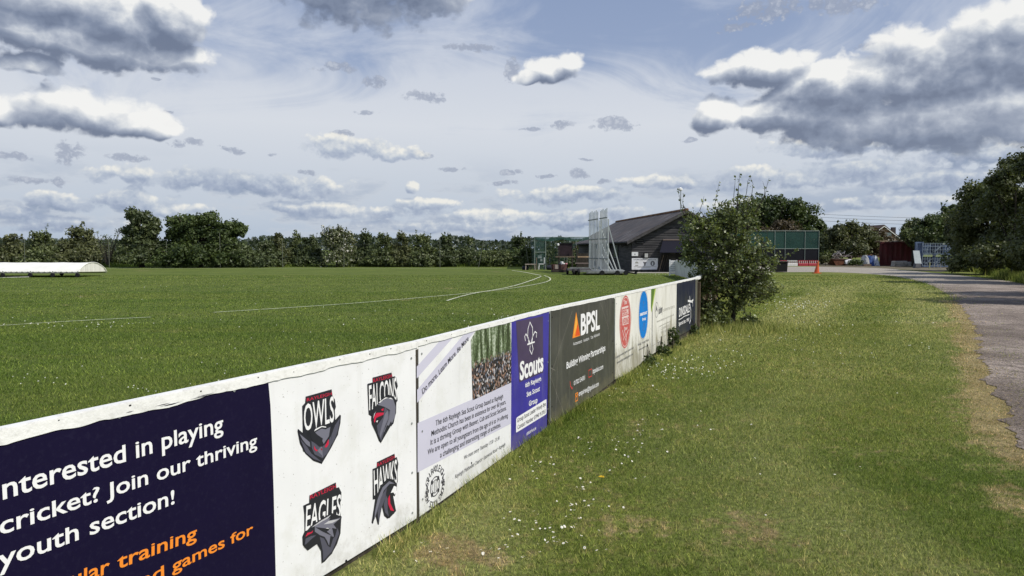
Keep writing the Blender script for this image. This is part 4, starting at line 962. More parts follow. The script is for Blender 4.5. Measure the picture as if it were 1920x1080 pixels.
# awning over the hatch
ax0, ax1 = at(1230,500,PZ).x, at(1345,500,PZ).x
def az_(py, Y=PZ): return at(1200, py, Y).z
mb = MB(); zt_, zb_ = az_(451), az_(474, PZ-1.1)
mb.prism([(ax0+.45,PZ-.04,zt_),(ax1,PZ-.04,zt_),(ax1+.2,PZ-1.1,zb_),(ax0+.02,PZ-1.1,zb_)], (0,0,.03)); mb.emit('awning', pmat('navy_canvas', (.003,.0035,.013), .8), pv)
mb = MB(); mb.box(((ax0+.45+ax1)/2, PZ-.08, zt_+.05), (ax1-ax0-.4, .10, .08)); mb.emit('awning_rail', pmat('pinkish_rail', (.22,.17,.15), .7), pv)
mb = MB(); mb.box(((ax0+ax1)/2+.6, PZ-.02, 1.32), (ax1-ax0-1.4, .03, .95)); mb.emit('serving_hatch', pmat('dark_opening', (.010,.010,.012), .6), pv)
# double door and vent
dx0, dx1 = at(1239,500,PZ).x, at(1256,500,PZ).x
for k in range(2):
    w_ = (dx1-dx0)/2; mb = MB(); mb.box((dx0+w_*(k+.5), PZ-.05, .85), (w_-.02, .04, 1.6)); dr = mb.emit('door', pmat('black_door', (.014,.013,.014), .6, var=.3), pv)
for k in range(4):
    mb = MB(); x_ = dx0-.35+k*.14; mb.bar((x_, PZ-.42, .02), (x_+.38, PZ-.08, 1.15), .05, .04); tag(mb.emit('leaning_timber', OLDWOOD if k == 1 else DKWOOD), ['dark plank leaning by the pavilion door, farthest left', 'pale brown plank leaning left of the pavilion door', 'dark plank leaning just left of the pavilion door', 'dark plank leaning against the pavilion door itself'][k], 'plank', 'planks leaning by the pavilion door')
vx0, vx1 = at(1192,500,PZ).x, at(1206,500,PZ).x
mb = MB(); zc = az_(453); mb.box(((vx0+vx1)/2, PZ-.045, zc), (vx1-vx0, .04, .30)); vt = mb.emit('vent', BLACK, pv)
for k in range(2):
    mb = MB(); mb.box(((vx0+vx1)/2, PZ-.075, zc-.07+k*.14), (vx1-vx0-.05, .02, .02)); mb.emit('louvre', pmat('dull_grey_metal', (.12,.12,.12), .6), vt)
for k, py in ((0, 4.5), (1, 7.2), (2, 10.5)):      # shutters on the side wall
    s_ = k; mb = MB(); y0 = PZ+py; x_ = XL+BKX*py/21
    mb.box((x_-.06, y0, 1.35), (.05, 1.2, .8), math.atan2(-BKX, 21)); sh = mb.emit('window', pmat('dim_glass', (.03,.04,.05), .15), pv)
    for zz in (.93, 1.77): mb = MB(); mb.box((x_-.09, y0, zz), (.05, 1.3, .06), math.atan2(-BKX, 21)); mb.emit('frame', pmat('grey_frame', (.13,.14,.15), .6), sh)
mb = MB(); mb.bar((XL-.5, PZ+1.5, 1.75), (XL-.05, PZ+1.5, 1.95), .18, .22); mb.emit('wall_light', pmat('dark_fitting', (.03,.03,.03), .5), pv)
# mast with white lamp above the ridge
mast = empty('lamp_mast', (at(1276,400,PZ+.6).x, PZ+.6, 0), 'thin pale mast with a white lamp above the pavilion ridge', 'mast')
mx_ = mast.location.x; zt_ = at(1276,357,PZ+.6).z
mb = MB(); mb.tube([(mx_, PZ+.6, 0),(mx_, PZ+.6, zt_)], .03, 6); mb.emit('pole', STEEL, mast)
mb = MB(); mb.lathe((mx_-.03, PZ+.6, zt_-.04), [(.03,0),(.15,.05),(.15,.16),(.05,.24)], 10); mb.box((mx_-.14, PZ+.6, zt_+.1), (.16,.12,.1)); mb.emit('lamp_head', WHITE, mast)

def sign(name, px0, py0, px1, py1, Y, mat, label, parent=None):
    a = at(px0, py1, Y); b_ = at(px1, py0, Y); mb = MB(); mb.box(((a.x+b_.x)/2, Y, (a.z+b_.z)/2), (abs(b_.x-a.x), .02, abs(b_.z-a.z)))
    return tag(mb.emit(name, mat), label, 'sign'), a, b_
def flat_text(txt, cx, z, Y, width, h, mat, parent, name='lettering', bold=.02):
    V, Fc = text_geo(txt, bold); w = V[:,0].max(); mb = MB(); mb.add([(cx-width/2+v[0]/w*width, Y, z+v[1]*h/CAPH) for v in V], Fc); return mb.emit(name, mat, parent)
so_, a, b_ = sign('club_sign', 1184.5, 484, 1233.5, 505.5, PZ-.07, pmat('club_sign_white', (.80,.80,.82), .5, var=.03, dirt=(.6,.6,.58), dscale=1.6, damt=.5), 'wide white cricket club sign low on the black pavilion wall')
cx = (a.x+b_.x)/2; Ws = b_.x-a.x; Hs = b_.z-a.z; YS = PZ-.084
flat_text('RAYLEIGH & RAWRETH CRICKET CLUB', cx, a.z+Hs*.83, YS, Ws*.86, Hs*.07, INKK, so_)
for k, (u, kind) in enumerate(((.19,'crown'),(.50,'vee'),(.80,'disc'))):
    x_ = a.x+Ws*u; zc = a.z+Hs*.54; mb = MB()
    if kind == 'disc':
        mb.poly([(x_+.15*math.cos(t), YS, zc+.17*math.sin(t)) for t in [i*math.pi/10 for i in range(20)]]); mb.emit('emblem', INKG, so_)
        mb = MB(); mb.poly([(x_+.09*s_, YS-.003, zc+t) for s_, t in ((-.5,-.02),(0,.11),(.3,.08),(.35,-.1),(-.2,-.13))]); mb.emit('emblem', INKW, so_)
    elif kind == 'vee':
        mb.poly([(x_+u_, YS, zc+v_) for u_, v_ in ((-.14,.12),(-.05,.09),(0,.12),(.05,.09),(.14,.12),(.05,-.05),(.03,-.17),(-.03,-.17),(-.05,-.05))]); mb.emit('emblem', INKG, so_)
    else:
        mb.poly([(x_+u_, YS, zc+v_) for u_, v_ in ((-.11,.0),(-.08,.12),(-.03,.08),(0,.17),(.03,.08),(.08,.12),(.11,0))]); mb.poly([(x_+u_, YS, zc+v_) for u_, v_ in ((-.11,-.1),(.11,-.1),(.09,-.16),(-.09,-.16))]); mb.emit('emblem', FADE, so_)
mb = MB(); mb.box((cx, YS, a.z+Hs*.27), (Ws*.84, .002, .02)); mb.box((cx-.05, YS, a.z+Hs*.19), (Ws*.5, .002, .018)); mb.emit('fine_print', FADE, so_)
so_, a, b_ = sign('small_sign', 1184.5, 472.5, 1196.5, 480, PZ-.07, BOARD, 'small plain white notice above the left end of the club sign')
mb = MB(); mb.poly([((a.x+b_.x)/2+u_, YS, (a.z+b_.z)/2+v_) for u_, v_ in ((-.04,-.06),(0,.07),(.045,-.06))]); mb.emit('emblem', INKG, so_)
so_, a, b_ = sign('small_sign', 1206, 474.5, 1216, 484.5, PZ-.09, BLACK, 'small square notice in a black case above the middle of the club sign')
mb = MB(); mb.box(((a.x+b_.x)/2+.03, PZ-.105, (a.z+b_.z)/2+.02), (.22,.01,.27)); mb.emit('notice', pmat('grey_notice', (.5,.5,.48), .6), so_)

# ------------------------------------------------------------------ sight screen
ss = empty('sight_screen', (5.5, 47, 0), 'tall pale slatted sight screen on a wheeled frame, seen almost edge-on', 'sight screen')
SLM = pmat('sight_screen_slat', (.44,.47,.47), .5, var=.08, vscale=3)
SFR = pmat('sight_screen_frame', (.20,.22,.22), .6, var=.2)
def px_at_line(px, pA, pB):
    """point on ground line A-B seen at column px"""
    k = (px-960)/F; ax, ay = pA; bx, by = pB; t = (k*ay-ax)/((bx-ax)-k*(by-ay)); return (ax+(bx-ax)*t, ay+(by-ay)*t)
A = ((1103-960)/F*49.0, 49.0); B = ((1139-960)/F*44.2, 44.2)
pA1, pA2 = px_at_line(1103.5, A, B), px_at_line(1121.5, A, B); pB1, pB2 = px_at_line(1124.5, A, B), px_at_line(1138.5, A, B)
for (p, r, n) in ((pA1, pA2, 7), (pB1, pB2, 6)):
    p = Vector(p); r = Vector(r); dd = (r-p)/n; ang = math.atan2(dd.y, dd.x)
    for k in range(n):
        c0 = p+dd*(k+.5); mb = MB(); mb.box((c0.x, c0.y, .30+1.78), (dd.length*.36, .025, 3.56+.10*((k*7) % 3)), ang); mb.emit('slat', SLM, ss)
    for zz in (.95, 2.15, 3.40):
        mb = MB(); nx = Vector((-dd.y, dd.x)).normalized()*-.03; c0 = (p+r)/2
        if nx.x > 0: nx = -nx
        mb.box((c0.x+nx.x, c0.y+nx.y, zz), ((r-p).length, .05, .06), ang); mb.emit('cross_rail', SFR, ss)
for (x_, y_) in (pA2, pB1, pB2):
    mb = MB(); mb.bar((x_+.05, y_, .25), (x_+.05, y_, 3.3), .07); mb.emit('upright', SLM, ss)
foot = lambda px, Y: (at(px, 500, Y).x, Y, .22)
for (x_, y_), h_, fp in ((pB2, 2.95, foot(1164,44.2)), (pB1, 1.95, foot(1151,45.6)), (pB1, 1.3, foot(1145,46.4)), (pA2, 3.1, foot(1156,47.3))):
    mb = MB(); mb.bar((x_+.05, y_, h_), fp, .06); mb.emit('strut', SLM, ss)
bx0, bx1 = at(1098,500,44.5).x, at(1176,500,44.5).x
mb = MB(); mb.prism([(at(1100,500,44).x,44,.10),(at(1176,500,44).x,44,.10),(at(1166,500,48.5).x,48.5,.10),(at(1098,500,48.5).x,48.5,.10)], (0,0,.12)); mb.emit('base', pmat('pale_grey_deck', (.20,.21,.20), .7, var=.3), ss)
for x_ in (5.3, 6.2, 6.7):
    mb = MB(); mb.lathe((x_, 43.9, .14), [(.05,-.05),(.14,-.05),(.14,.05),(.05,.05)], 12, axis='Y'); mb.emit('wheel', BLACK, ss)
mb = MB(); mb.bar((6.85,44,.15),(7.25,43.4,.10),.07); mb.bar((7.15,43.5,.12),(7.35,43.3,.30),.08); mb.emit('tow_hitch', BLACK, ss)

# flat trailer left of the screen
tr_ = empty('flat_trailer', (4.0, 44.5, 0), 'low flat trailer with black wheels beside the sight screen', 'trailer')
tx0, tx1 = at(1063,500,45).x, at(1106,500,45).x
mb = MB(); mb.box(((tx0+tx1)/2, 45, .30), (tx1-tx0, 1.6, .10)); mb.emit('bed', pmat('dull_trailer_grey', (.10,.09,.09), .7, var=.3), tr_)
mb = MB(); mb.box((at(1097,500,44.1).x, 44.1, .24), (.75, .06, .13)); mb.emit('side_rail', pmat('pale_grey_deck', (.42,.43,.42)), tr_)
for px, Y in ((1075.5,44),(1079.5,44.6),(1085,44),(1064,45.2)):
    x_ = at(px,500,Y).x; mb = MB(); mb.lathe((x_, Y, .19), [(.03,-.07),(.17,-.07),(.19,-.04),(.19,.04),(.17,.07),(.03,.07)], 14, axis='X'); mb.emit('wheel', BLACK, tr_)

# raised timber staging and scorebox
st = empty('timber_staging', (3.6, 50.5, 0), 'dark timber staging with pale handrails left of the sight screen', 'staging')
x0, x1 = at(1046,500,50).x, at(1106,500,50).x
for px in (1048,1073,1082,1104):
    x_ = at(px,500,50).x
    mb = MB(); mb.box((x_, 50, .75), (.09,.09,1.5)); mb.emit('post', DKWOOD, st)
zr = at(1000,481.5,50).z
mb = MB(); mb.box((at(1060,500,50).x, 49.95, zr), (at(1083,500,50).x-x0, .05, .08)); mb.emit('rail', OLDWOOD, st)
mb = MB(); mb.box(((at(1083,500,50).x+x1)/2, 49.95, zr), (x1-at(1083,500,50).x, .05, .09)); mb.emit('rail', pmat('raw_pine', (.42,.29,.18), .8, var=.2), st)
zr = at(1000,493.5,50).z
mb = MB(); mb.box(((at(1078,500,50).x+x1)/2, 49.95, zr), (x1-at(1078,500,50).x, .05, .07)); mb.emit('rail', pmat('pinkish_rail', (.22,.17,.15)), st)
zr = at(1000,502,50).z
mb = MB(); mb.box(((at(1068,500,50).x+x1)/2, 49.9, zr), (x1-at(1068,500,50).x, .4, .07)); mb.emit('deck', pmat('pale_grey_deck', (.42,.43,.42)), st)
mb = MB(); mb.box(((at(1083,500,51).x+at(1106,500,51).x)/2, 51.2, .7), (at(1106,500,51).x-at(1083,500,51).x, .05, 1.1)); mb.emit('back_panel', DKWOOD, st)
zb, zt_ = at(1000,480,50.3).z, at(1000,457,50.3).z
sb = empty('scorebox', (at(1060,500,50.3).x, 50.3, zb), 'dark maroon box cabinet standing on the timber staging', 'cabinet')
xa, xb = at(1046.5,500,50.3).x, at(1072.5,500,50.3).x
mb = MB(); mb.box(((xa+xb)/2, 50.5, (zb+zt_)/2), (xb-xa, .7, zt_-zb)); mb.emit('box', pmat('maroon_black', (.028,.016,.020), .6, var=.3, vscale=3), sb)
mb = MB(); mb.box(((xa+xb)/2, 50.5, zt_+.03), (xb-xa+.1, .8, .05)); mb.emit('lid', BLACK, sb)
mb = MB(); mb.lathe((xa-.02, 50.1, zt_-.14), [(.02,0),(.07,.02),(.08,.10),(.04,.16)], 10); mb.emit('lamp', WHITE, sb)
for k in range(6):
    mb = MB(); mb.box((at(1074.5+k*1.4,500,50.2).x, 50.1, 1.95-(k % 3)*.28), (.05,.05,.12+.05*(k%2))); mb.emit('bracket', [OLDWOOD, pmat('dull_grey_metal', (.12,.12,.12))][k % 2], st)

# practice nets, left
GN = netmat('green_netting', (.05,.12,.10), .34); GN2 = netmat('dense_green_netting', (.030,.095,.075), .72); BN = pmat('black_screen_sheet', (.008,.009,.014), .9, var=.3); GN3 = netmat('dark_green_netting', (.010,.055,.042), .80)
def frame(parent, pts, r=.024): 
    for a, b_ in pts: mb = MB(); mb.tube([a, b_], r, 6); mb.emit('pole', pmat('pale_net_pole', (.26,.31,.28), .5), parent)
nl = empty('practice_net', (at(1002,500,57).x, 57, 0), 'green practice net cage on pale poles left of the pavilion', 'net cage')
xa, xb, xc = at(1002.5,500,57).x, at(1023,500,57).x, at(1106,500,57).x; zt_ = at(1000,444.5,57).z; Y0, Y1 = 57, 69
frame(nl, [((xa,Y0,0),(xa,Y0,zt_)),((xb,Y0,0),(xb,Y0,zt_)),((xc,Y0,0),(xc,Y0,zt_)),((xa,Y0,zt_),(xc,Y0,zt_)),((xa,Y1,0),(xa,Y1,zt_)),((xb,Y1,0),(xb,Y1,zt_)),((xc,Y1,0),(xc,Y1,zt_)),((xa,Y0,zt_),(xa,Y1,zt_)),((xa,Y0,1.3),(xb,Y0,1.3)),((at(1058,500,60).x,60,0),(at(1058,500,60).x,60,zt_)),((at(1063,500,63).x,63,0),(at(1063,500,63).x,63,zt_))])
mb = MB()
for k in range(12):
    t0, t1 = k/12, (k+1)/12; sag = lambda t: .14*abs(math.sin(t*math.pi*2.0))
    mb.poly([(xa+(xc-xa)*t0,Y0,zt_-sag(t0)),(xa+(xc-xa)*t1,Y0,zt_-sag(t1)),(xa+(xc-xa)*t1,Y1,zt_-sag(t1)),(xa+(xc-xa)*t0,Y1,zt_-sag(t0))])

for k in range(24):
    t0, t1 = k/24, (k+1)/24; d_ = lambda t: .16+.16*abs(math.sin(t*math.pi*2.0))
    mb.poly([(xa+(xc-xa)*t0,Y0-.02,zt_),(xa+(xc-xa)*t1,Y0-.02,zt_),(xa+(xc-xa)*t1,Y0-.02,zt_-d_(t1)),(xa+(xc-xa)*t0,Y0-.02,zt_-d_(t0))])
mb.emit('roof_net', GN2, nl)
mb = MB(); mb.poly([(xa,Y0+.02,0),(xb,Y0+.02,0),(xb,Y0+.02,zt_),(xa,Y0+.02,zt_)]); mb.poly([(xa,Y0,0),(xa,Y1,0),(xa,Y1,zt_),(xa,Y0,zt_)]); mb.poly([(xb,Y0,0),(xb,Y1,0),(xb,Y1,zt_),(xb,Y0,zt_)]); mb.emit('side_net', GN, nl)
mb = MB(); mb.poly([(xa,Y1,0),(xc,Y1,0),(xc,Y1,zt_-.3),(xa,Y1,zt_-.3)]); mb.emit('back_net', GN, nl)
# clutter at the foot of the nets
def simple_table(name, px, Y, w, h, label, mat):
    x_ = at(px,500,Y).x; o = empty(name, (x_,Y,0), label, 'table'); mb = MB(); mb.box((x_,Y,h), (w,.6,.05)); mb.emit('table_top', mat, o)
    for i in (-1,1):
        for j in (-1,1): mb = MB(); mb.bar((x_+i*(w/2-.06),Y+j*.24,h-.03),(x_+i*(w/2-.03),Y+j*.26,0),.05); mb.emit('leg', mat, o)
simple_table('garden_table', 994, 55, .75, .42, 'low pale garden table left of the practice net', pmat('pale_timber', (.36,.30,.25), .8, var=.2))
def chair(px, Y, label, mat, rz=0):
    x_ = at(px,500,Y).x; o = empty('garden_chair', (x_,Y,0), label, 'chair', 'chairs at the practice net')
    mb = MB(); mb.box((x_,Y,.42), (.45,.45,.05)); mb.emit('seat', mat, o); mb = MB(); mb.box((x_+.2,Y+.03,.68), (.05,.43,.45)); mb.emit('backrest', mat, o)
    for i in (-1,1):
        for j in (-1,1): mb = MB(); mb.bar((x_+i*.19,Y+j*.19,.42),(x_+i*.22,Y+j*.2,0),.045); mb.emit('leg', mat, o)
chair(1001, 55.5, 'brown timber chair beside the low pale table', pmat('brown_chair', (.20,.15,.11), .8)); chair(1015.5, 56.2, 'white plastic chair in front of the net panel', WHITE); chair(1026, 56, 'dark plastic chair right of the net panel', pmat('dark_plastic', (.03,.035,.05), .5))
bn_ = empty('equipment_box', (at(1012,500,57.6).x, 57.6, 0), 'pale grey equipment box on a post inside the net', 'box'); x_ = bn_.location.x
mb = MB(); mb.box((x_,57.6,.5), (.1,.1,1.0)); mb.emit('post', DKWOOD, bn_); mb = MB(); mb.box((x_,57.55,.95), (.30,.2,.22)); mb.box((x_+.12,57.5,.70), (.15,.15,.18)); mb.emit('box', pmat('pale_plastic', (.55,.58,.56), .5), bn_)
for k, (px, wd, hh, lb) in enumerate(((985,.5,.30,'dark toolbox at the left of the net clutter'),(1030,.45,.36,'navy kit bag lying left of the brick planter'))):
    x_ = at(px,500,55).x; o = empty('kit_bag' if k else 'toolbox', (x_,55,0), lb, 'bag' if k else 'toolbox'); mb = MB()
    mb.lathe((x_-wd/2,55,hh/2), [(.02,0),(hh*.45,.03),(hh*.5,wd/2),(hh*.45,wd-.03),(.02,wd)], 12, axis='X'); mb.emit('body', pmat('dark_navy_cloth', (.02,.022,.035), .8), o); mb = MB(); mb.tube([(x_-.12,55,hh*.9),(x_,55,hh*1.25),(x_+.12,55,hh*.9)], .015, 6); mb.emit('handle', BLACK, o)
px0, px1 = at(1034,500,50).x, at(1064,500,50).x
pb = empty('planter_box', ((px0+px1)/2, 50, 0), 'red-brown wooden planter box heaped with white and pink oddments', 'planter')
mb = MB(); c0 = (px0+px1)/2; w_ = px1-px0; mb.prism([(px0,49.6,.12),(px1,49.6,.12),(px1,49.6,.52),(px0,49.6,.52)], (0,.05,0)); mb.prism([(px0,50.4,.12),(px1,50.4,.12),(px1,50.4,.52),(px0,50.4,.52)], (0,.05,0)); mb.box((px0+.03,50,.32),(.06,.8,.4)); mb.box((px1-.03,50,.32),(.06,.8,.4)); mb.box((c0,50,.42),(w_-.1,.75,.04)); mb.emit('box', pmat('red_brown_wood', (.12,.06,.05), .8, var=.4, vscale=5), pb)
mb = MB(); mb.box((c0,49.65,.08), (w_+.03,.9,.14)); mb.emit('base', DKWOOD, pb)
mb = MB(); mb.box((at(1044,500,49.5).x,49.58,.36), (.25,.03,.28)); mb.emit('label_plate', pmat('pale_timber', (.36,.30,.25)), pb)
for k, (px, s_, mt, lb, nm) in enumerate(((1053.5,.10,WHITE,'white round tub on the planter box, upper one','plastic_tub'),(1056.5,.12,WHITE,'white round tub at the front of the planter box','plastic_tub'),(1061,.11,pmat('pink_plastic',(.5,.22,.25),.5),'pink tub at the right end of the planter box','plastic_tub'),(1049,.09,pmat('dark_plastic', (.03,.035,.05)),'dark tub at the left on the planter box','plastic_tub'))):
    x_ = at(px,500,49.9).x; mb = MB(); zz = .44; mb.lathe((x_,49.9,zz), [(s_*.75,0),(s_,.12+.10*(k==0)),(s_*1.08,.13+.1*(k==0)),(s_*.9,.16+.1*(k==0))], 12); tag(mb.emit(nm, mt), lb, 'tub', 'tubs on the planter box')

# ------------------------------------------------------------------ wheeled pitch cover, left
cv_ = empty('pitch_cover', (at(150,500,40).x, 40, 0), 'long low cream arched pitch cover on small black wheels, out on the field', 'pitch cover')
yb = 40.5; ye = 40.0
xr_f = at(146,500,40.3).x; xr_b = at(198,500,42.0).x
A_ = Vector((at(146,500,40.3).x, 40.3, .30)); B_ = Vector((at(199,500,43.2).x, 43.2, .24))     # ends of the arch at the near end
dirL = Vector((-1, .035, 0)).normalized(); LEN = 13.5; apex = .86
def arch(t, off=0):
    p = A_.lerp(B_, t); h = (apex-.34)*(math.sin(math.pi*min(max(t,0),1)))**.72
    return p + Vector((0,0,h))
mb = MB(); na_ = 18; ns_ = 40
vs = []; 
for k in range(ns_+1):
    for j in range(na_+1):
        p = arch(j/na_)+dirL*LEN*k/ns_; sag = .018*abs(math.sin(k/ns_*math.pi*8))*math.sin(math.pi*j/na_); vs.append(p-Vector((0,0,sag)))
mb.add(vs, [(k*(na_+1)+j, k*(na_+1)+j+1, (k+1)*(na_+1)+j+1, (k+1)*(na_+1)+j) for k in range(ns_) for j in range(na_)])
o = mb.emit('cover_sheet', CREAM, cv_, smooth=True)
mb = MB(); rim = [arch(j/na_)+Vector((.012,0,0)) for j in range(na_+1)]; base_ = [A_.lerp(B_, j/na_)+Vector((.012+.03*math.sin(j*2.1),0,0)) for j in range(na_+1)]
mb.add(rim+base_, [(j, j+1, na_+1+j+1, na_+1+j) for j in range(na_)]); mb.emit('end_sheet', pmat('cream_end_sheet', (.70,.69,.62), .65, var=.10, vscale=5, bump=.3, bscale=3, stretch=(3,3,.4)), cv_)
mb = MB(); mb.tube([arch(j/na_)+Vector((.03,0,0)) for j in range(na_+1)], .022, 6); mb.emit('rim_hoop', CREAM, cv_)
mb = MB(); mb.bar(A_+Vector((0,0,-.05)), A_+dirL*LEN+Vector((0,0,-.05)), .05); mb.emit('frame', pmat('cover_frame', (.20,.21,.19), .6), cv_)
mb = MB(); mb.bar(B_+Vector((0,0,-.05)), B_+dirL*LEN+Vector((0,0,-.05)), .05); mb.emit('frame', pmat('cover_frame', (.20,.21,.19), .6), cv_)
lc = MB()
for k in range(44):
    p = A_+dirL*(LEN*k/44)+Vector((0,-.02,0)); p2 = p+dirL*LEN/88
    lc.bar(p+Vector((0,0,.03)), p2+Vector((0,0,-.05)), .014); lc.bar(p2+Vector((0,0,-.05)), p2+dirL*LEN/88+Vector((0,0,.03)), .014)
lc.emit('lacing', CREAM, cv_)
for px in (148,100.5,57.5,4.5,-60,-130):
    t = (at(148,500,40.4).x-at(px,500,40.4).x)
    for j in ((0, 1) if px in (57.5, -130) else (0,)):
        c0 = (A_ if j == 0 else B_)+dirL*(t+.02); 
        mb = MB(); mb.lathe((c0.x, c0.y-.02, .125), [(.03,-.05),(.105,-.05),(.125,-.02),(.125,.02),(.105,.05),(.03,.05)], 14, axis='Y'); wh = mb.emit('wheel', BLACK, cv_)
        mb = MB(); mb.bar((c0.x, c0.y, .15), (c0.x, c0.y, .34), .04); mb.emit('fork', pmat('cover_frame', (.20,.21,.19)), wh)
mb = MB(); mb.tube([A_+dirL*7.5+Vector((0,-.1,-.1)), A_+dirL*6.8+Vector((0,-.2,-.3)), A_+dirL*5+Vector((0,-.25,-.33)), A_+dirL*2.6+Vector((0,-.2,-.27))], .018, 6); mb.emit('tie_rope', CREAM, cv_)

# ------------------------------------------------------------------ right-hand yard
nr_ = empty('practice_net', (at(1490,500,70).x, 70, 0), 'large green practice net with a black lower screen right of the small tree', 'net cage')
xa, xm, xn, xb = [at(p,500,70).x for p in (1452,1471.5,1508.5,1534.5)]; xl = at(1400,500,70).x; zt_ = at(0,433,70).z; zm = at(0,466.5,70).z
frame(nr_, [((x_,70,0),(x_,70,zt_)) for x_ in (xl,xa,xm,xn,xb)]+[((xl,70,zt_),(xb,70,zt_)),((xl,70,zm),(xb,70,zm)),((xl,80,0),(xl,80,zt_)),((xb,80,0),(xb,80,zt_)),((xb,70,zt_),(xb,80,zt_)),((xn+1,78,0),(xn+1,78,zt_))])
mb = MB(); mb.poly([(xl,70.03,zm),(xb,70.03,zm),(xb,70.03,zt_),(xl,70.03,zt_)]); mb.poly([(xm,75,zm),(xn,75,zm),(xn,75,zt_),(xm,75,zt_)]); mb.poly([(xl,80,0),(xb,80,0),(xb,80,zt_),(xl,80,zt_)]); mb.poly([(xb,70,0),(xb,80,0),(xb,80,zt_),(xb,70,zt_)]); mb.emit('netting', GN3, nr_)
mb = MB(); mb.poly([(xl,70.02,.15),(xb,70.02,.15),(xb,70.02,zm),(xl,70.02,zm)]); mb.emit('lower_screen', BN, nr_)
RB = pmat('red_barrier_plastic', (.34,.03,.045), .5, var=.15, vscale=3); WB = pmat('white_barrier_plastic', (.62,.60,.58), .5, var=.1)
for k, (p0, p1, mt, lb) in enumerate(((1462,1475.5,RB,'red plastic road barrier farthest left under the green net'),(1475.5,1495,WB,'white plastic road barrier between two red ones under the green net'),(1496,1515,RB,'red plastic road barrier in the middle under the green net'),(1515.5,1534,RB,'red plastic road barrier at the right end under the green net'))):
    x0, x1 = at(p0,500,68.5).x, at(p1,500,68.5).x-.03; o = empty('road_barrier', ((x0+x1)/2,68.5,0), lb, 'barrier', 'red and white barriers under the net')
    mb = MB(); mb.prism([(x0,68.32,0),(x0,68.68,0),(x0,68.65,.2),(x0,68.56,.3),(x0,68.56,.52),(x0,68.44,.52),(x0,68.44,.3),(x0,68.35,.2)], (x1-x0,0,0)); mb.emit('body', mt, o)
    for j in range(5):
        w_ = (x1-x0)/5; mb = MB(); mb.box((x0+w_*(j+.5),68.40,.36), (w_*.30,.04,.22)); mb.emit('moulded_rib', pmat('pale_rib', (.66,.58,.56), .5) if mt is RB else pmat('warm_rib', (.42,.33,.30), .5), o)
def cone(px, pyb, h, label, mats, lean=0, bands=()):
    p = ground(px, pyb); o = empty('traffic_cone', p, label, 'cone', None); s_ = h/.75
    mb = MB(); mb.box((p.x,p.y,.02*s_), (.42*s_,.42*s_,.04*s_)); mb.emit('base', mats[0], o)
    prof = [(.15,.04),(.115,.24),(.085,.42),(.055,.58),(.025,.75)]
    for i in range(4):
        mb = MB(); r0, z0 = prof[i]; r1, z1 = prof[i+1]
        mb.tube([(p.x+lean*z0, p.y, z0*s_), (p.x+lean*z1, p.y, z1*s_)], [r0*s_, r1*s_], 14); mb.emit('cone_section' if mats[i % len(mats)] is mats[0] else 'reflective_band', mats[i % len(mats)], o)
OR_ = pmat('orange_cone_plastic', (.62,.12,.04), .5, var=.1)
cone(1531, 512.5, .80, 'faded orange traffic cone leaning on the lawn edge near the green net', [OR_], .12)
cone(1652.5, 497.5, .75, 'red and white traffic cone in front of the maroon container', [RB, WB], 0)
bx_ = empty('wheelie_bin', (at(1460,500,49.5).x, 49.5, 0), 'black storage bin standing on the lawn edge just right of the small tree', 'bin'); x_ = bx_.location.x
mb = MB(); mb.prism([(x_-.42,49.1,.04),(x_+.42,49.1,.04),(x_+.44,49.05,.68),(x_-.44,49.05,.68)], (0,.85,0)); mb.emit('body', BLACK, bx_)
mb = MB(); mb.box((x_,49.48,.71), (.94,.94,.05)); mb.emit('lid', pmat('dark_fitting', (.03,.03,.03)), bx_)
# skip full of scrap
RUST = pmat('rusty_brown_steel', (.16,.065,.035), .85, var=.4, vscale=3, dirt=(.05,.03,.02), dscale=2, damt=.5)
sk = empty('rubbish_skip', (at(1574,500,70).x, 70, 0), 'rusty brown skip heaped with scrap metal under the dark bush', 'skip')
x0, x1 = at(1558,500,70).x, at(1589,500,70).x
mb = MB(); mb.prism([(x0-.15,69.3,.62),(x1+.05,69.3,.62),(x1-.1,69.3,.04),(x0+.15,69.3,.04)], (0,1.6,0)); mb.emit('body', RUST, sk)
for zz in (.64, .92):
    mb = MB(); mb.bar((x0-.05,69.25,zz),(x1+.05,69.25,zz-.0),.05); mb.emit('rim_rail', pmat('pinkish_rail', (.22,.17,.15)), sk)
for x_ in (x0-.02, x1+.02): mb = MB(); mb.bar((x_,69.25,.62),(x_,69.25,.94),.05); mb.emit('rim_rail', pmat('pinkish_rail', (.22,.17,.15)), sk)
r_ = random.Random(5); mb = MB()
for k in range(26):
    a = Vector((r_.uniform(x0-.1,x1), r_.uniform(69.4,70.5), r_.uniform(.65,1.1))); mb.bar(a, a+Vector((r_.uniform(-.6,.6), r_.uniform(-.2,.3), r_.uniform(-.05,.35))), r_.uniform(.02,.06))
tag(mb.emit('scrap_heap', pmat('scrap_metal', (.30,.28,.27), .6, metal=.3, var=.5, vscale=6)), 'jumble of pale metal scrap piled on the rusty skip', 'scrap', kind='stuff')
bt_ = empty('upturned_boat', (at(1596,500,69).x, 69, 0), 'white curved upturned dinghy hull right of the skip', 'boat'); x_ = at(1594,500,69).x
mb = MB(); vs = []; 
for i in range(9):
    t = i/8; w_ = .38*math.sin(math.pi*(.12+.76*t))**.7
    for j in range(7): a = math.pi*j/6; vs.append((x_-.5+1.15*t, 69+w_*math.cos(a), .18+.42*math.sin(a)*math.sin(math.pi*(.25+.62*t))))
mb.add(vs, [(i*7+j, i*7+j+1, (i+1)*7+j+1, (i+1)*7+j) for i in range(8) for j in range(6)]); mb.emit('hull', WHITE, bt_, smooth=True)
mb = MB(); mb.bar((x_-.5,69,.62),(x_+.55,69,.5),.03); mb.emit('keel', FADE, bt_)
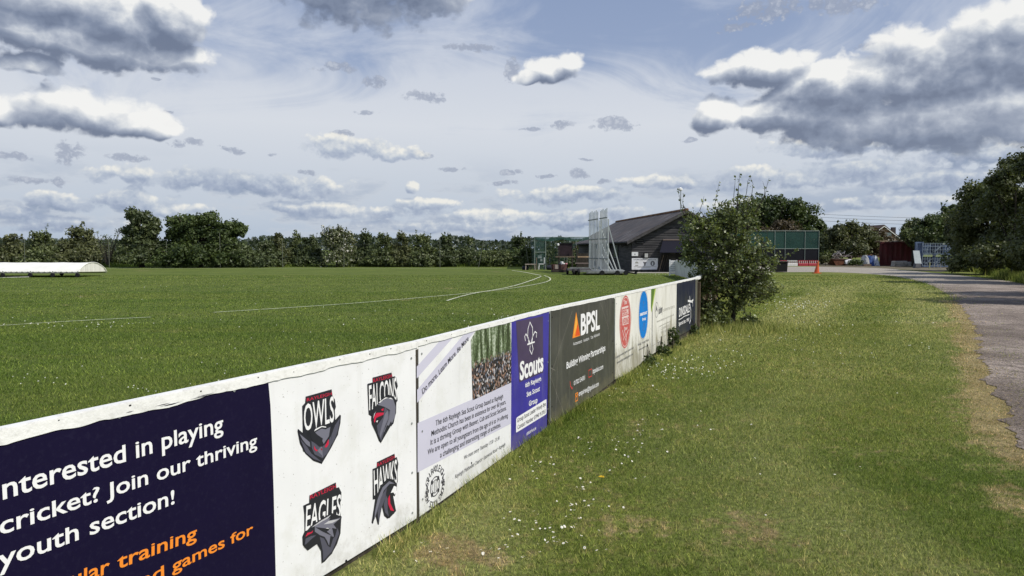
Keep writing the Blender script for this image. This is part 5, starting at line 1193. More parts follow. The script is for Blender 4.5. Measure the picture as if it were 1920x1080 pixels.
# tarpaulin heap
tp = empty('tarpaulin_heap', (at(1630,500,68.5).x, 68.5, 0), 'blue and white tarpaulin draped over a heap left of the maroon container', 'tarpaulin')
for k, (px, pw, ph, mt) in enumerate(((1622,9,19,pmat('pale_sheet', (.45,.45,.43), .6, var=.3, vscale=5)),(1629,13,18,pmat('blue_tarpaulin', (.03,.07,.22), .5, var=.3, vscale=4)),(1639,10,19,pmat('grey_white_sheet', (.55,.57,.60), .55, var=.5, vscale=6, dirt=(.05,.06,.07), dscale=5, damt=.8)))):
    x_ = at(px,500,68.5).x; w_ = pw*68.5/F; h_ = ph*68.5/F+.05; mb = MB(); rr_ = random.Random(k)
    nU, nV = 14, 8; vs = []
    for i in range(nU+1):
        for j in range(nV+1):
            u = i/nU*2-1; v = j/nV*2-1; h = h_*(1-abs(u)**2.6)**.6*(1-abs(v)**3)**.5 if abs(u) < 1 and abs(v) < 1 else 0
            vs.append((x_+u*w_/2+rr_.uniform(-.04,.04), 68.6+v*.7, max(0.02, h+rr_.uniform(-.05,.05)*(h > .1))))
    mb.add(vs, [(i*(nV+1)+j, i*(nV+1)+j+1, (i+1)*(nV+1)+j+1, (i+1)*(nV+1)+j) for i in range(nU) for j in range(nV)]); mb.emit('sheet', mt, tp)
mb = MB(); mb.bar((at(1618,500,67).x,67,.10),(at(1633,500,67).x,67,.12),.16,.18); tag(mb.emit('log', OLDWOOD), 'brown log lying in the grass in front of the tarpaulin heap', 'log')
# containers
def container(name, pxs, Y, h, mat, label, depth, cat='container', rib=.22):
    x0, x1 = at(pxs[0],500,Y).x, at(pxs[1],500,Y).x; o = empty(name, ((x0+x1)/2,Y,0), label, cat); n = int((x1-x0)/rib); mb = MB(); pts = []
    for i in range(n+1):
        x_ = x0+(x1-x0)*i/n; yy = Y-(.0 if i % 2 else .05); pts.append((x_, yy))
    prof = []
    for i in range(n): prof += [(pts[i][0], pts[i][1]), (pts[i][0]+(x1-x0)/n*.6, pts[i][1])]
    hx_ = x0/Y+.03; prof += [(x1, Y), (x1+hx_*depth, Y+depth), (x0+hx_*depth, Y+depth)]
    mb.prism([(x, y, .12) for x, y in prof], (0,0,h-.2)); mb.emit('corrugated_body', mat, o)
    for (a, b_) in (((x0,.0),(x0,h)),((x1,0),(x1,h))): mb = MB(); mb.box((a[0],Y-.04,h/2), (.14,.14,h)); mb.emit('corner_post', mat, o)
    for zz in (.08, h-.06): mb = MB(); mb.box(((x0+x1)/2,Y-.03,zz), (x1-x0+.1,.12,.13)); mb.emit('frame_rail', mat, o)
    mb = MB(); mb.prism([(x0+.03,Y+.02,h-.04),(x1-.03,Y+.02,h-.04),(x1-.03+hx_*depth,Y+depth,h-.04),(x0+.03+hx_*depth,Y+depth,h-.04)], (0,0,.05)); mb.emit('roof', mat, o); return o, x0, x1
MAR = pmat('maroon_steel', (.095,.020,.020), .8, var=.35, vscale=2.5, dirt=(.12,.065,.05), dscale=2.2, damt=.5, stretch=(1.5,1,.3))
o, x0, x1 = container('shipping_container', (1650,1716), 69, 2.18, MAR, 'rusty maroon shipping container with debris on its roof', 5)
mb = MB(); r_ = random.Random(9)
for k in range(40):
    x_ = r_.uniform(x0+.2,x1-.1); mb.box((x_, r_.uniform(69.0,71), 2.20+r_.uniform(0,.10)), (r_.uniform(.2,.7),r_.uniform(.2,.6),.05), r_.uniform(0,3), rx=r_.uniform(-.2,.2), ry=r_.uniform(-.15,.15))
tag(mb.emit('roof_debris', pmat('dead_leaf_litter', (.27,.21,.14), .95, var=.3, vscale=6)), 'pale brown leaf litter and boards lying on the maroon container roof', 'debris', kind='stuff')
BLU = pmat('blue_grey_steel', (.10,.14,.22), .6, var=.3, vscale=2)
o, x0, x1 = container('shipping_container', (1716,1728), 64, 2.15, BLU, 'pale blue container end standing between the maroon container and the pallet cages', 2.0, rib=.2)
# cages of stacked blue crates / pallets
CG = pmat('blue_grey_pallet', (.085,.12,.20), .6, var=.4, vscale=4); CG2 = pmat('silver_cage_bar', (.26,.31,.36), .5, metal=.2, var=.3)
labs = ['stacked blue pallet cage at the lower left beside the blue container', 'stacked blue pallet cage at the lower middle of the cages', 'stacked blue pallet cage at the lower right by the hedge', 'upper blue pallet cage at the left above the first', 'upper blue pallet cage in the middle of the stack', 'upper grey pallet cage at the right by the hedge']
for r2 in range(2):
    for c2 in range(3):
        w_ = 18.6*62/F; x_ = at(1738+c2*18.8,500,62).x; z0 = .03+r2*1.03; o = empty('pallet_cage', (x_,62,z0), labs[r2*3+c2], 'cage', 'blue pallet cages by the hedge')
        mb = MB(); mb.box((x_,62.4,z0+.07), (w_,.9,.10)); mb.emit('base', CG, o)
        mb = MB(); mb.box((x_,62.45,z0+.5), (w_*.86,.75,.72)); mb.emit('tank' , CG if (r2+c2) % 2 else pmat('dark_blue_panel', (.03,.04,.07), .5, var=.4, vscale=4), o)
        r_ = random.Random(r2*3+c2); mb = MB()
        for k in range(5): xx = x_-w_/2+w_*k/4; mb.bar((xx,61.96,z0+.1),(xx,61.96,z0+.98),.028)
        for k in range(4): zz = z0+.15+.27*k; mb.bar((x_-w_/2,61.95,zz),(x_+w_/2,61.95,zz),.028)
        for k in range(2): mb.bar((x_+r_.uniform(-.4,.0),61.9,z0+r_.uniform(.2,.4)),(x_+r_.uniform(0,.4),61.9,z0+r_.uniform(.6,.9)),.03)
        mb.emit('cage_frame', CG2, o)
mb = MB(); x_ = at(1718,500,61).x; mb.add([(x_-.33,60.6,.35),(x_+.22,60.6,.35),(x_+.28,61.1,1.42),(x_-.24,61.1,1.42),(x_-.33,60.65,.35),(x_+.22,60.65,.35),(x_+.28,61.15,1.42),(x_-.24,61.15,1.42)], [(0,1,2,3),(4,7,6,5),(0,4,5,1),(1,5,6,2),(2,6,7,3),(3,7,4,0)])
tag(mb.emit('leaning_sheet', pmat('pale_grey_panel', (.33,.37,.38), .6, var=.08)), 'pale grey sheet leaning on the blue container', 'sheet')
mb = MB(); mb.prism([(x_-.45,60.3,.02),(x_+.02,60.3,.02),(x_-.02,60.3,.38),(x_-.38,60.3,.38)], (0,.4,0)); tag(mb.emit('concrete_kerb', pmat('dark_concrete', (.13,.13,.14), .9, var=.2)), 'small dark concrete block below the leaning grey sheet', 'block')
x0, x1 = at(1673,500,65).x, at(1697,500,65).x
mb = MB(); mb.prism([(x0-.05,64.6,.03),(x1,64.6,.03),(x1,64.6,.52),(x0,64.6,.50)], (0,.6,0)); tag(mb.emit('concrete_block', pmat('weathered_concrete', (.34,.33,.30), .9, var=.3, vscale=4, dirt=(.12,.12,.10), dscale=3, damt=.6), bevel=.03), 'long pale concrete block in front of the maroon container', 'block')
x_ = at(1703,500,64.8).x; mb = MB(); mb.prism([(x_-.17,64.6,.03),(x_+.17,64.6,.03),(x_+.17,64.6,.45),(x_-.17,64.6,.40)], (0,.4,0)); tag(mb.emit('concrete_block', pmat('weathered_concrete', (.34,.33,.30)), bevel=.03), 'short pale concrete block just right of the long one', 'block')
for px, pt, mt, lb in ((1742.5,491.5,pmat('yellow_green_post', (.36,.37,.20), .7),'yellowish wooden marker post, tallest in front of the blue cages'),(1751,494,FADE,'thin grey stake right of the yellowish post'),(1758,495,FADE,'thin grey stake second from the right by the cages'),(1763.5,492,FADE,'pale stake farthest right before the cages')):
    p = ground(px, 504.5); zt_ = at(px, pt, p.y).z; w_ = .10 if pt == 491.5 else .05; mb = MB(); mb.tube([(p.x,p.y,0),(p.x+.02,p.y,zt_-.04),(p.x+.02,p.y,zt_)], [w_/2, w_/2, w_/4], 6); tag(mb.emit('marker_post', mt), lb, 'post', 'stakes before the blue cages')

# ------------------------------------------------------------------ house far behind, overhead line
hz_ = 140; hs_ = empty('brick_house', (at(1656,500,hz_).x, hz_, 0), 'distant red-brown brick house gable showing over the bushes', 'house')
gx = at(1654,500,hz_).x; az0 = at(0,423.5,hz_).z; ez = at(0,449,hz_).z; hw = at(1688,500,hz_).x-gx
BR = pmat('brown_brick', (.26,.15,.11), .9, var=.2, vscale=1.5)
mb = MB(); mb.prism([(gx-hw,hz_,0),(gx+hw-.3,hz_,0),(gx+hw-.3,hz_,ez),(gx,hz_,az0-.15),(gx-hw+.3,hz_,ez)], (0,9,0)); mb.emit('wall', BR, hs_)
mb = MB()
for s_ in (-1, 1): mb.prism([(gx,hz_-.4,az0),(gx+s_*(hw+.3),hz_-.4,ez-.25),(gx+s_*(hw+.3),hz_-.4,ez-.05),(gx,hz_-.4,az0+.22)], (0,9.8,0))
rf = mb.emit('roof', pmat('brown_roof_tile', (.09,.06,.05), .9, var=.2), hs_)
mb = MB()
for s_ in (-1, 1): mb.prism([(gx,hz_-.46,az0-.16),(gx+s_*(hw+.3),hz_-.46,ez-.42),(gx+s_*(hw+.3),hz_-.46,ez-.26),(gx,hz_-.46,az0)], (0,.05,0))
mb.emit('bargeboard', WHITE, hs_)
cxp = at(1673,500,hz_+4).x; mb = MB(); mb.box((cxp,hz_+4,at(0,437,hz_).z), (.7,.6,2.4)); mb.emit('chimney', pmat('dark_chimney_brick', (.06,.05,.05), .9), rf)
mb = MB(); mb.box((gx+1.0,hz_-.06,az0-1.6), (1.1,.08,.7)); w2 = mb.emit('window', pmat('pale_window', (.42,.44,.46), .3), hs_)
pw = empty('overhead_line', (60,170,0), 'thin overhead power line crossing between two distant wooden poles', 'power line')
pa, pb2 = (at(1440,500,170).x, 170), (at(1900,500,170).x+30, 170)
for x_ in (pa[0], pb2[0]): mb = MB(); mb.tube([(x_,170,0),(x_,170,10.5)], .14, 6); mb.emit('pole', DKWOOD, pw)
for z_ in (8.7, 9.5, 10.2):
    mb = MB(); mb.tube([(pa[0]+(pb2[0]-pa[0])*t/20, 170, z_-1.6*math.sin(math.pi*t/20)) for t in range(21)], .028, 4); mb.emit('cable', BLACK, pw)

# tall posts of a ball-stop fence before the hedge
bf = empty('ball_stop_fence', (-20,61.5,0), 'row of thin tall posts with wire before the far hedge', 'fence')
GP = pmat('grey_green_post', (.13,.14,.11), .8)
for px, pt, ln in ((47,447,0),(205,447,0),(313,452,0),(413,436,0),(530,450,0),(645,438,0),(825,445,0),(902,450,.22),(988,452,-.18)):
    x_ = at(px,500,61.5).x; zt_ = at(0,pt,61.5).z; mb = MB(); mb.tube([(x_-ln,61.5,0),(x_+ln,61.5,zt_)], .022, 6); mb.emit('post', GP, bf)
mb = MB()
for zz in (.9, 1.9): mb.tube([(at(-200,500,61.5).x,61.5,zz),(at(1000,500,61.5).x,61.5,zz)], .004, 4)
mb.emit('wire', GP, bf)

# ------------------------------------------------------------------ trees and hedges
FOL = {
 'mid':   leafmat('foliage_mid', (.040,.056,.020), (.130,.155,.058)),
 'dark':  leafmat('foliage_dark', (.030,.044,.018), (.098,.122,.048)),
 'lush':  leafmat('foliage_lush', (.028,.046,.014), (.082,.112,.034)),
 'olive': leafmat('foliage_olive', (.042,.050,.020), (.125,.136,.054)),
 'brown': leafmat('foliage_brown', (.040,.030,.016), (.105,.080,.042)),
 'bloom': leafmat('foliage_bloom', (.040,.058,.018), (.150,.165,.080), extra=(.62,.60,.52)),
 'right': leafmat('foliage_right', (.026,.034,.013), (.105,.122,.044)),
 'near':  leafmat('foliage_near', (.032,.048,.014), (.185,.220,.075), rough=.42, spec=.6, transl=.28),
}
def leaves(C_, N_, size, rng, aspect=.62, tilt=.9):
    """a four-cornered leaf or leaf spray at each centre; N_ is the outward direction"""
    n = len(C_); rnd_ = rng.normal(size=(n, 3)); nrm = N_*(1-tilt*.5)+rnd_*tilt*.5; nrm[:, 2] += .25; nrm /= np.linalg.norm(nrm, axis=1)[:, None]+1e-9
    u = np.cross(nrm, rng.normal(size=(n, 3))); u /= np.linalg.norm(u, axis=1)[:, None]+1e-9; v = np.cross(nrm, u)
    s = (size*rng.uniform(.55, 1.35, n))[:, None]
    V = np.stack([C_-u*s*.5, C_-v*s*.5*aspect+u*s*.05, C_+u*s*.5+nrm*s*.08, C_+v*s*.5*aspect+u*s*.05], 1).reshape(-1, 3)
    return V, np.arange(4*n).reshape(-1, 4)
def crown_cloud(rng, ells, n, lump=.34, shell=.55):
    """points in lumpy crown: each ellipsoid (c, r) carries clumps; foliage sits on the clumps, thicker on top"""
    vol = np.array([r[0]*r[2] for c, r in ells]); Cs = []; Ns = []; Tn = []
    for (c, r), k in zip(ells, (n*vol/vol.sum()).astype(int)):
        c = np.array(c); r = np.array(r); m_ = max(10, int(38*(1 if len(ells) < 4 else .6)))
        d = rng.normal(size=(m_, 3)); d /= np.linalg.norm(d, axis=1)[:, None]; d[:, 2] = np.where(d[:, 2] < -.55, -d[:, 2], d[:, 2])
        cc = c+d*r*rng.uniform(.45, .95, (m_, 1)); cr = r.mean()*lump*rng.uniform(.55, 1.35, m_)
        i = rng.integers(0, m_, k); e = rng.normal(size=(k, 3)); e /= np.linalg.norm(e, axis=1)[:, None]
        rad = (shell+(1-shell)*rng.uniform(0, 1, k))*cr[i]*rng.uniform(.7, 1.12, k); e[:, 2] *= .85
        p = cc[i]+e*rad[:, None]; p[:, 2] = np.maximum(p[:, 2], .05)
        Cs.append(p); Ns.append(e); Tn.append(np.clip(rng.uniform(0, 1, k)*.32+(np.sin(i*12.9898)*.5+.5)*.62, 0, 1))
    return np.concatenate(Cs), np.concatenate(Ns), np.concatenate(Tn)
tree_rng = np.random.default_rng(11)
def tree(name, cat, base, ells, kind, n, size, label, group=None, trunk=.12, limbs=6, twigs=0, white=0, fat=1.25, lump=.42):
    rng = tree_rng; o = empty(name, base, label, cat, group)
    Cc, Nn, Tt = crown_cloud(rng, ells, n, lump)
    if twigs:        # thin shoots standing out of the top
        tops = Cc[rng.integers(0, len(Cc), twigs)]; zc = np.percentile(Cc[:, 2], 80)
        tops = Cc[Cc[:, 2] > zc]; tops = tops[rng.integers(0, len(tops), twigs)]
        for t in tops:
            k = 10; h = rng.uniform(.15, .6)*size/.14; s_ = t+np.stack([rng.normal(0, .03, k).cumsum()*size/.14, rng.normal(0, .03, k), np.linspace(0, h, k)], 1)
            Cc = np.concatenate([Cc, s_]); Nn = np.concatenate([Nn, np.tile([0, 0, 1.], (k, 1))]); Tt = np.concatenate([Tt, rng.uniform(.2, .8, k)])
    if white: Tt = np.where(rng.uniform(0, 1, len(Tt)) < white, 1.0, Tt*.9)
    V, Fc = leaves(Cc, Nn, size*fat, rng)
    me = fast_mesh('crown', V, Fc, {'tone': np.repeat(Tt, 4)}); link('crown', me, FOL[kind], o)
    mb = MB(); b_ = Vector(base); c0 = Vector(np.mean([np.array(c)*1.0 for c, r in ells], 0)); top = Vector((c0.x, c0.y, c0.z))
    mid = b_.lerp(top, .45)+Vector((rnd.uniform(-.1,.1), 0, 0))
    mb.tube([b_-Vector((0,0,.1)), b_+Vector((0,0,.3)), mid, top], [trunk*1.3, trunk, trunk*.75, trunk*.35], 8)
    for k in range(limbs):
        c, r = ells[k % len(ells)]; a = rnd.uniform(0, 6.28); e = Vector(c)+Vector((r[0]*.7*math.cos(a), r[1]*.7*math.sin(a), r[2]*rnd.uniform(-.1,.8))); st_ = b_.lerp(top, rnd.uniform(.3,.8))
        mb.tube([st_, st_.lerp(e, .5)+Vector((0,0,.15)), e], [trunk*.45, trunk*.28, trunk*.08], 5)
    mb.emit('trunk', BARK, o); return o
def el(px, py, Y, rx, ry, d=1.0):
    """ellipsoid from photo position at depth Y; radii given in photo pixels"""
    p = at(px, py, Y); k = Y/F; return ((p.x, p.y, p.z), (rx*k, rx*k*d, ry*k))
def gb(px, Y): return (at(px, 500, Y).x, Y, 0)
HG = 'trees and shrubs of the far hedge'
hedge = [ # px centre, half-width, top, Y, kind, size, n, label, name
 (-60,70,432,66,'dark',.20,5000,'dark shrub mass at the far left edge behind the pitch cover','hedge_shrub'),
 (22,34,441,66,'olive',.18,3400,'brownish low shrub at the left edge above the pitch cover','hedge_shrub'),
 (78,36,434,66,'mid',.18,4000,'mid-green shrub with a ragged top above the middle of the pitch cover','hedge_shrub'),
 (148,48,429,67,'olive',.19,6500,'broad olive hawthorn above the right end of the pitch cover','hedge_shrub'),
 (212,26,468,68,'dark',.16,2200,'low dark shrub in the dip between the hawthorn and the tall round tree','hedge_shrub'),
 (444,42,462,64,'dark',.17,3600,'low dark bush at the right foot of the spreading tree','hedge_shrub'),
 (496,30,452,66,'dark',.17,3400,'low dark green bush between the spreading tree and the pointed one','hedge_shrub'),
 (521,20,437,67,'olive',.16,2600,'small olive tree with a pointed top in the hedge','hedge_tree'),
 (553,14,431,68,'mid',.16,1500,'slim upright shrub right of the pointed olive tree','hedge_shrub'),
 (580,26,438,67,'dark',.17,3200,'dark green shrub just left of the blossoming hawthorn','hedge_shrub'),
 (682,26,436,67,'dark',.17,3400,'dark shrub just right of the blossoming hawthorn','hedge_shrub'),
 (718,26,440,66,'mid',.17,3200,'second shrub right of the blossoming hawthorn, rounded','hedge_shrub'),
 (752,20,436,66,'olive',.17,2700,'pale olive shrub in the middle of the right-hand hedge','hedge_shrub'),
 (790,32,439,66,'mid',.17,3600,'broad shrub with feathery top left of the dark round one','hedge_shrub'),
 (834,20,440,66,'dark',.17,3200,'dark round-topped shrub before the low gap in the hedge','hedge_shrub'),
 (874,30,464,68,'dark',.16,2600,'low dark bush in the gap of the hedge','hedge_shrub'),
 (878,10,444,70,'mid',.16,700,'slender sapling rising from the low gap in the hedge','sapling'),
 (922,32,470,67,'mid',.16,2600,'low hedge bush flecked with white below the distant wood','hedge_shrub'),
 (972,28,444,68,'lush',.18,3800,'bright green rounded tree just left of the practice net','hedge_tree'),
 (1030,30,462,76,'dark',.20,2400,'dark bush seen through the practice net on its left','hedge_shrub'),
 (1075,40,456,80,'mid',.20,3000,'green bush seen through the practice net by the pavilion','hedge_shrub')]
for (px, hw, top, Y, kd, sz, n, lb, nm) in hedge:
    h = 500-top; cy = top+h*.5
    ells = [el(px, cy+h*.20, Y, hw*.95, h*.38, 1.0), el(px-hw*.45, cy+h*.2, Y, hw*.7, h*.32, 1), el(px+hw*.45, cy+h*.18, Y-.6, hw*.7, h*.34, 1), el(px+hw*.1, top+h*.26, Y, hw*.55, h*.28, 1), el(px, 485, Y-1.0, hw*1.35, 15, .6), el(px, 492, Y-1.6, hw*1.4, 11, .4)]
    tree(nm, 'tree' if 'tree' in nm or nm == 'sapling' else 'shrub', gb(px, Y), ells, kd, int(n*2.2), sz, lb, HG, trunk=.08, limbs=4, twigs=14 if hw < 40 else 24, white=.05 if 'flecked' in lb else 0)
# blossoming hawthorn
tree('blossoming_hawthorn', 'tree', gb(632,65), [el(632,458,65,30,28), el(615,452,65,20,20), el(648,450,65,20,20), el(632,438,65,18,13), el(640,478,64.5,32,22), el(632,488,63.8,34,16)], 'bloom', 7000, .15, 'hawthorn covered in creamy white blossom in the far hedge', HG, twigs=16, white=.12)
# two big trees at the left
tree('round_tree', 'tree', gb(266,63), [el(263,416,63,24,26), el(250,440,63,22,26), el(280,436,63,22,28), el(240,462,63,18,16), el(268,466,63,34,28), el(300,478,63,30,22), el(262,484,62,40,18)], 'dark', 22000, .19, 'tall narrow dark round-headed tree left of the spreading tree', HG, trunk=.2, limbs=10)
tree('spreading_tree', 'tree', gb(375,63.5), [el(345,428,63.5,30,26), el(385,425,63.5,34,26), el(420,436,63.5,28,24), el(447,434,63.5,20,18), el(330,452,63.5,24,24), el(378,458,63.5,50,32), el(425,468,63.5,36,24), el(365,482,62.5,58,20), el(420,486,62.5,44,16), el(330,484,62.5,40,18)], 'lush', 30000, .20, 'broad spreading bright green tree, widest in the far hedge', HG, trunk=.25, limbs=14, twigs=10)
# dead-looking thin sapling
bs = empty('bare_sapling', gb(207,63), 'leggy half-bare sapling left of the tall round tree', 'tree', HG)
mb = MB(); r_ = random.Random(4); x_ = at(202,500,63).x
for k in range(16):
    a = Vector((x_+r_.uniform(-.1,.1),63,.2)); b_ = a+Vector((r_.uniform(-.7,1.2),r_.uniform(-.4,.4),r_.uniform(1.9,3.1))); mb.tube([a, a.lerp(b_,.5)+Vector((r_.uniform(-.15,.15),0,.1)), b_, b_+Vector((r_.uniform(.0,.5),0,r_.uniform(-.2,.1)))], [.03,.022,.014,.006], 5)
mb.emit('trunk', BARK, bs)
pts = np.array([v for v in mb.v if v[2] > 1.9]); pts = pts[tree_rng.integers(0, len(pts), 260)]+tree_rng.normal(0, .1, (260, 3)); V, Fc = leaves(pts, tree_rng.normal(size=pts.shape), .13, tree_rng)
link('crown', fast_mesh('crown', V, Fc, {'tone': tree_rng.uniform(0, 1, 260).repeat(4)}), FOL['mid'], bs)
# distant wooded ridge
me_pts = []
rngd = np.random.default_rng(5); n = 26000
x = rngd.uniform(-60, 260, n)-150+rngd.uniform(0,1,n); xx = rngd.uniform(-420, 520, n); yy = rngd.uniform(380, 430, n)
top = 3.0+5.5*fbm(xx*.012+3, xx*0+1, 2, 4)+3.0*np.abs(vnoise(xx*.12, xx*0, 8)); zz = top*np.sqrt(rngd.uniform(0.02, 1, n))
V, Fc = leaves(np.stack([xx, yy, zz], 1), rngd.normal(size=(n,3)), 2.2, rngd, .8)
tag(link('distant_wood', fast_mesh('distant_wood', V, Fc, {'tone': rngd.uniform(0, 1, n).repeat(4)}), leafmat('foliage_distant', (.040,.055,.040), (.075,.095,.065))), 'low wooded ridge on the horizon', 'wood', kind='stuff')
# behind and beside the pavilion
tree('domed_tree', 'tree', gb(1462,88), [el(1440,402,88,52,34), el(1490,405,88,44,32), el(1522,428,88,26,30), el(1395,408,88,34,26), el(1430,440,88,60,34), el(1505,455,88,40,34), el(1350,430,88,30,26)], 'lush', 24000, .27, 'large domed dark green tree rising behind the pavilion and the right-hand net', None, trunk=.4, limbs=12)
tree('hawthorn_bush', 'shrub', gb(1470,83), [el(1470,440,82,36,24), el(1435,448,82,30,20), el(1500,455,82,24,18)], 'brown', 7000, .20, 'brownish hawthorn bush in front of the domed tree, above the green net', None, limbs=6)
tree('bush', 'shrub', gb(1597,76), [el(1590,445,76,38,30), el(1562,456,76,22,28), el(1625,455,76,26,26), el(1590,475,75,44,20), el(1556,478,76,16,20)], 'olive', 15000, .21, 'big rounded olive-green bush behind the rusty skip', None, limbs=8, twigs=8)
tree('bush', 'shrub', gb(1655,77), [el(1640,452,77,26,26), el(1668,460,78,20,17), el(1632,470,77,20,16)], 'brown', 6000, .20, 'brown-green scrub between the rounded bush and the maroon container', None, limbs=6)
tree('bush', 'shrub', gb(1541,79), [el(1541,455,79,14,20), el(1536,480,79,14,16), el(1550,485,74,14,12)], 'mid', 3600, .19, 'mid-green bush squeezed between the net and the rounded bush', None)
tree('weed_clump', 'plant', gb(1548,69), [el(1547,488,69,10,8)], 'olive', 800, .12, 'clump of tall weeds left of the skip', None, trunk=.02, limbs=2)
tree('weed_clump', 'plant', gb(1605,67.5), [el(1605,493,67.5,14,5)], 'lush', 900, .12, 'green weeds in front of the upturned boat', None, trunk=.02, limbs=2)
# right-hand tree belt
RG = 'trees along the right of the track'
RT = [(1712,448,67,[(1712,432,20,20),(1700,445,14,14),(1725,452,24,22)],'mid',5500,.17,'pale green small tree farthest along the right-hand belt'),
      (1748,440,66.5,[(1745,424,26,18),(1765,435,30,30),(1735,450,24,26),(1760,460,30,30),(1785,408,22,24)],'lush',9000,.18,'leafy tree behind the blue cages'),
      (1838,440,52,[(1800,410,24,26),(1802,436,26,32),(1818,395,24,26),(1824,450,38,36),(1815,478,22,20)],'right',13000,.16,'dark hawthorn right of the blue cages with a notched top'),
      (1850,420,45,[(1830,375,26,32),(1858,362,24,26),(1840,415,44,44),(1870,400,34,40),(1850,460,56,40)],'right',20000,.145,'tall dark thorn tree beyond the grassy bank'),
      (1905,380,38,[(1880,345,26,32),(1900,325,26,30),(1925,320,30,36),(1895,395,50,50),(1930,400,50,56),(1900,465,60,36)],'right',26000,.13,'tall dark thorn tree at the right edge of the view'),
      (1990,340,33,[(1950,300,36,40),(1990,290,50,50),(2010,380,80,70),(1960,450,60,50)],'right',16000,.13,'dark thorn tree just outside the right edge')]
for px, _, Y, es, kd, n, sz, lb in RT:
    tree('thorn_tree' if kd == 'right' else 'leafy_tree', 'tree', (at(px,500,Y).x, Y, 0), [el(a, b_, Y+rnd.uniform(-1.0,1.5), c_, d_, 1.1) for a, b_, c_, d_ in es]+[el(px+o_, 488-(62-Y)*.0, Y-.8, 48*45/Y, 26*62/Y*.8, .8) for o_ in ((-22*45/Y, 30) if Y < 60 else ())], kd, int(n*1.8), sz, lb, RG, trunk=.16, limbs=12, twigs=20, lump=.46)
for (x_, y_, h_, lb) in ((18.4,24.0,4.5,'thorn tree beside the track, shading it, beyond the right edge'),(15.7,20.4,4.5,'nearer thorn tree beyond the right edge')):
    tree('thorn_tree', 'tree', (x_,y_,0), [((x_+.3,y_,h_*.62),(1.5,1.3,h_*.36)), ((x_+.4,y_,h_*.35),(1.3,1.1,h_*.3)), ((x_+1.3,y_+.5,h_*.55),(1.4,1.5,h_*.4))], 'right', 9000, .12, lb, RG, limbs=8)

# ------------------------------------------------------------------ the small tree by the fence (nearest tree)
ft = empty('young_tree', gb(1376,14.5), 'small bushy glossy-leaved tree with thin upright shoots, standing at the end of the hoardings', 'tree')
YT = 14.5; r_ = random.Random(21); rg = np.random.default_rng(21)
basep = Vector((at(1376,500,YT).x, YT, 0)); k_ = YT/F
tips = []
env = [((1345,440),52,52,.75),((1385,440),48,52,.8),((1375,500),74,62,.9),((1330,505),44,56,.7),((1418,490),42,50,.7),((1300,432),26,40,.5),((1290,475),20,40,.45),((1400,545),58,34,.7),((1440,535),28,28,.5),((1318,565),34,34,.55),((1390,400),42,34,.55),((1350,400),26,30,.45),((1360,580),44,20,.5),((1310,540),20,50,.4)]
wts = np.array([a*b_ for _, a, b_, _ in env], float); wts /= wts.sum()
while len(tips) < 1900:
    (cx, cy), rx, ry, dp = env[rg.choice(len(env), p=wts)]; d = rg.normal(size=3); d /= np.linalg.norm(d); rr = rg.uniform(0, 1)**.42
    px, py = cx+d[0]*rx*rr, cy+d[2]*ry*rr; Yd = YT+d[1]*dp*rr*1.05
    q_ = at(px, py, YT); tips.append(Vector((q_.x, Yd, q_.z)))
limbs = []
lt = [(1280,385),(1305,400),(1345,375),(1385,350),(1410,368),(1440,450),(1462,530),(1290,480),(1300,540),(1330,450),(1400,430),(1365,420),(1430,500),(1350,520),(1410,560),(1320,580),(1375,470)]
lp = []
mbT = MB()
fork = basep+Vector((.01,0,.62))
mbT.tube([basep-Vector((0,0,.1)), basep+Vector((.0,0,.15)), basep+Vector((.01,0,.4)), fork, fork+Vector((.02,.0,.5)), fork+Vector((0,.02,1.1)), at(1385,380,YT)], [.055,.045,.040,.036,.028,.018,.006], 8)
for (px, py) in lt:
    e = at(px, py, YT+r_.uniform(-.55,.55)); s_ = fork+Vector((0,0,r_.uniform(-.1,.9))) if py < 520 else fork+Vector((0,0,r_.uniform(-.1,.1)))
    m1 = s_.lerp(e, .4)+Vector((0,0,-.05+.12)); m2 = s_.lerp(e, .75)+Vector((r_.uniform(-.05,.05),0,.03)); pl_ = [s_, m1, m2, e]
    mbT.tube(pl_, [.022,.016,.010,.004], 6)
    for a, b_ in zip(pl_[:-1], pl_[1:]):
        for t in (0,.33,.66): lp.append(a.lerp(b_, t))
    lp.append(e)
for zz in range(10): lp.append(fork+Vector((0,0,zz*.13)))
LPn = np.array([tuple(v) for v in lp])
LC, LN = [], []
for t in tips:
    tv = np.array(tuple(t)); d = np.linalg.norm(LPn-tv, axis=1)+np.maximum(0, LPn[:,2]-tv[2])*.8; j = int(np.argmin(d)); s_ = Vector(LPn[j]); L = (t-s_).length
    if L > .95: continue
    m_ = s_.lerp(t, .5)+Vector((0,0,.05*L)); mbT.tube([s_, m_, t], [.005,.0035,.0015], 3, cap=False)
    n = int(r_.uniform(6, 13))
    for i in range(n):
        u = r_.uniform(.45, 1.05); p = np.array(tuple(m_.lerp(t, (u-.4)*1.65)))+rg.normal(0, .028, 3); LC.append(p); nn_ = rg.normal(size=3); nn_[2] += .8; LN.append(nn_/np.linalg.norm(nn_))
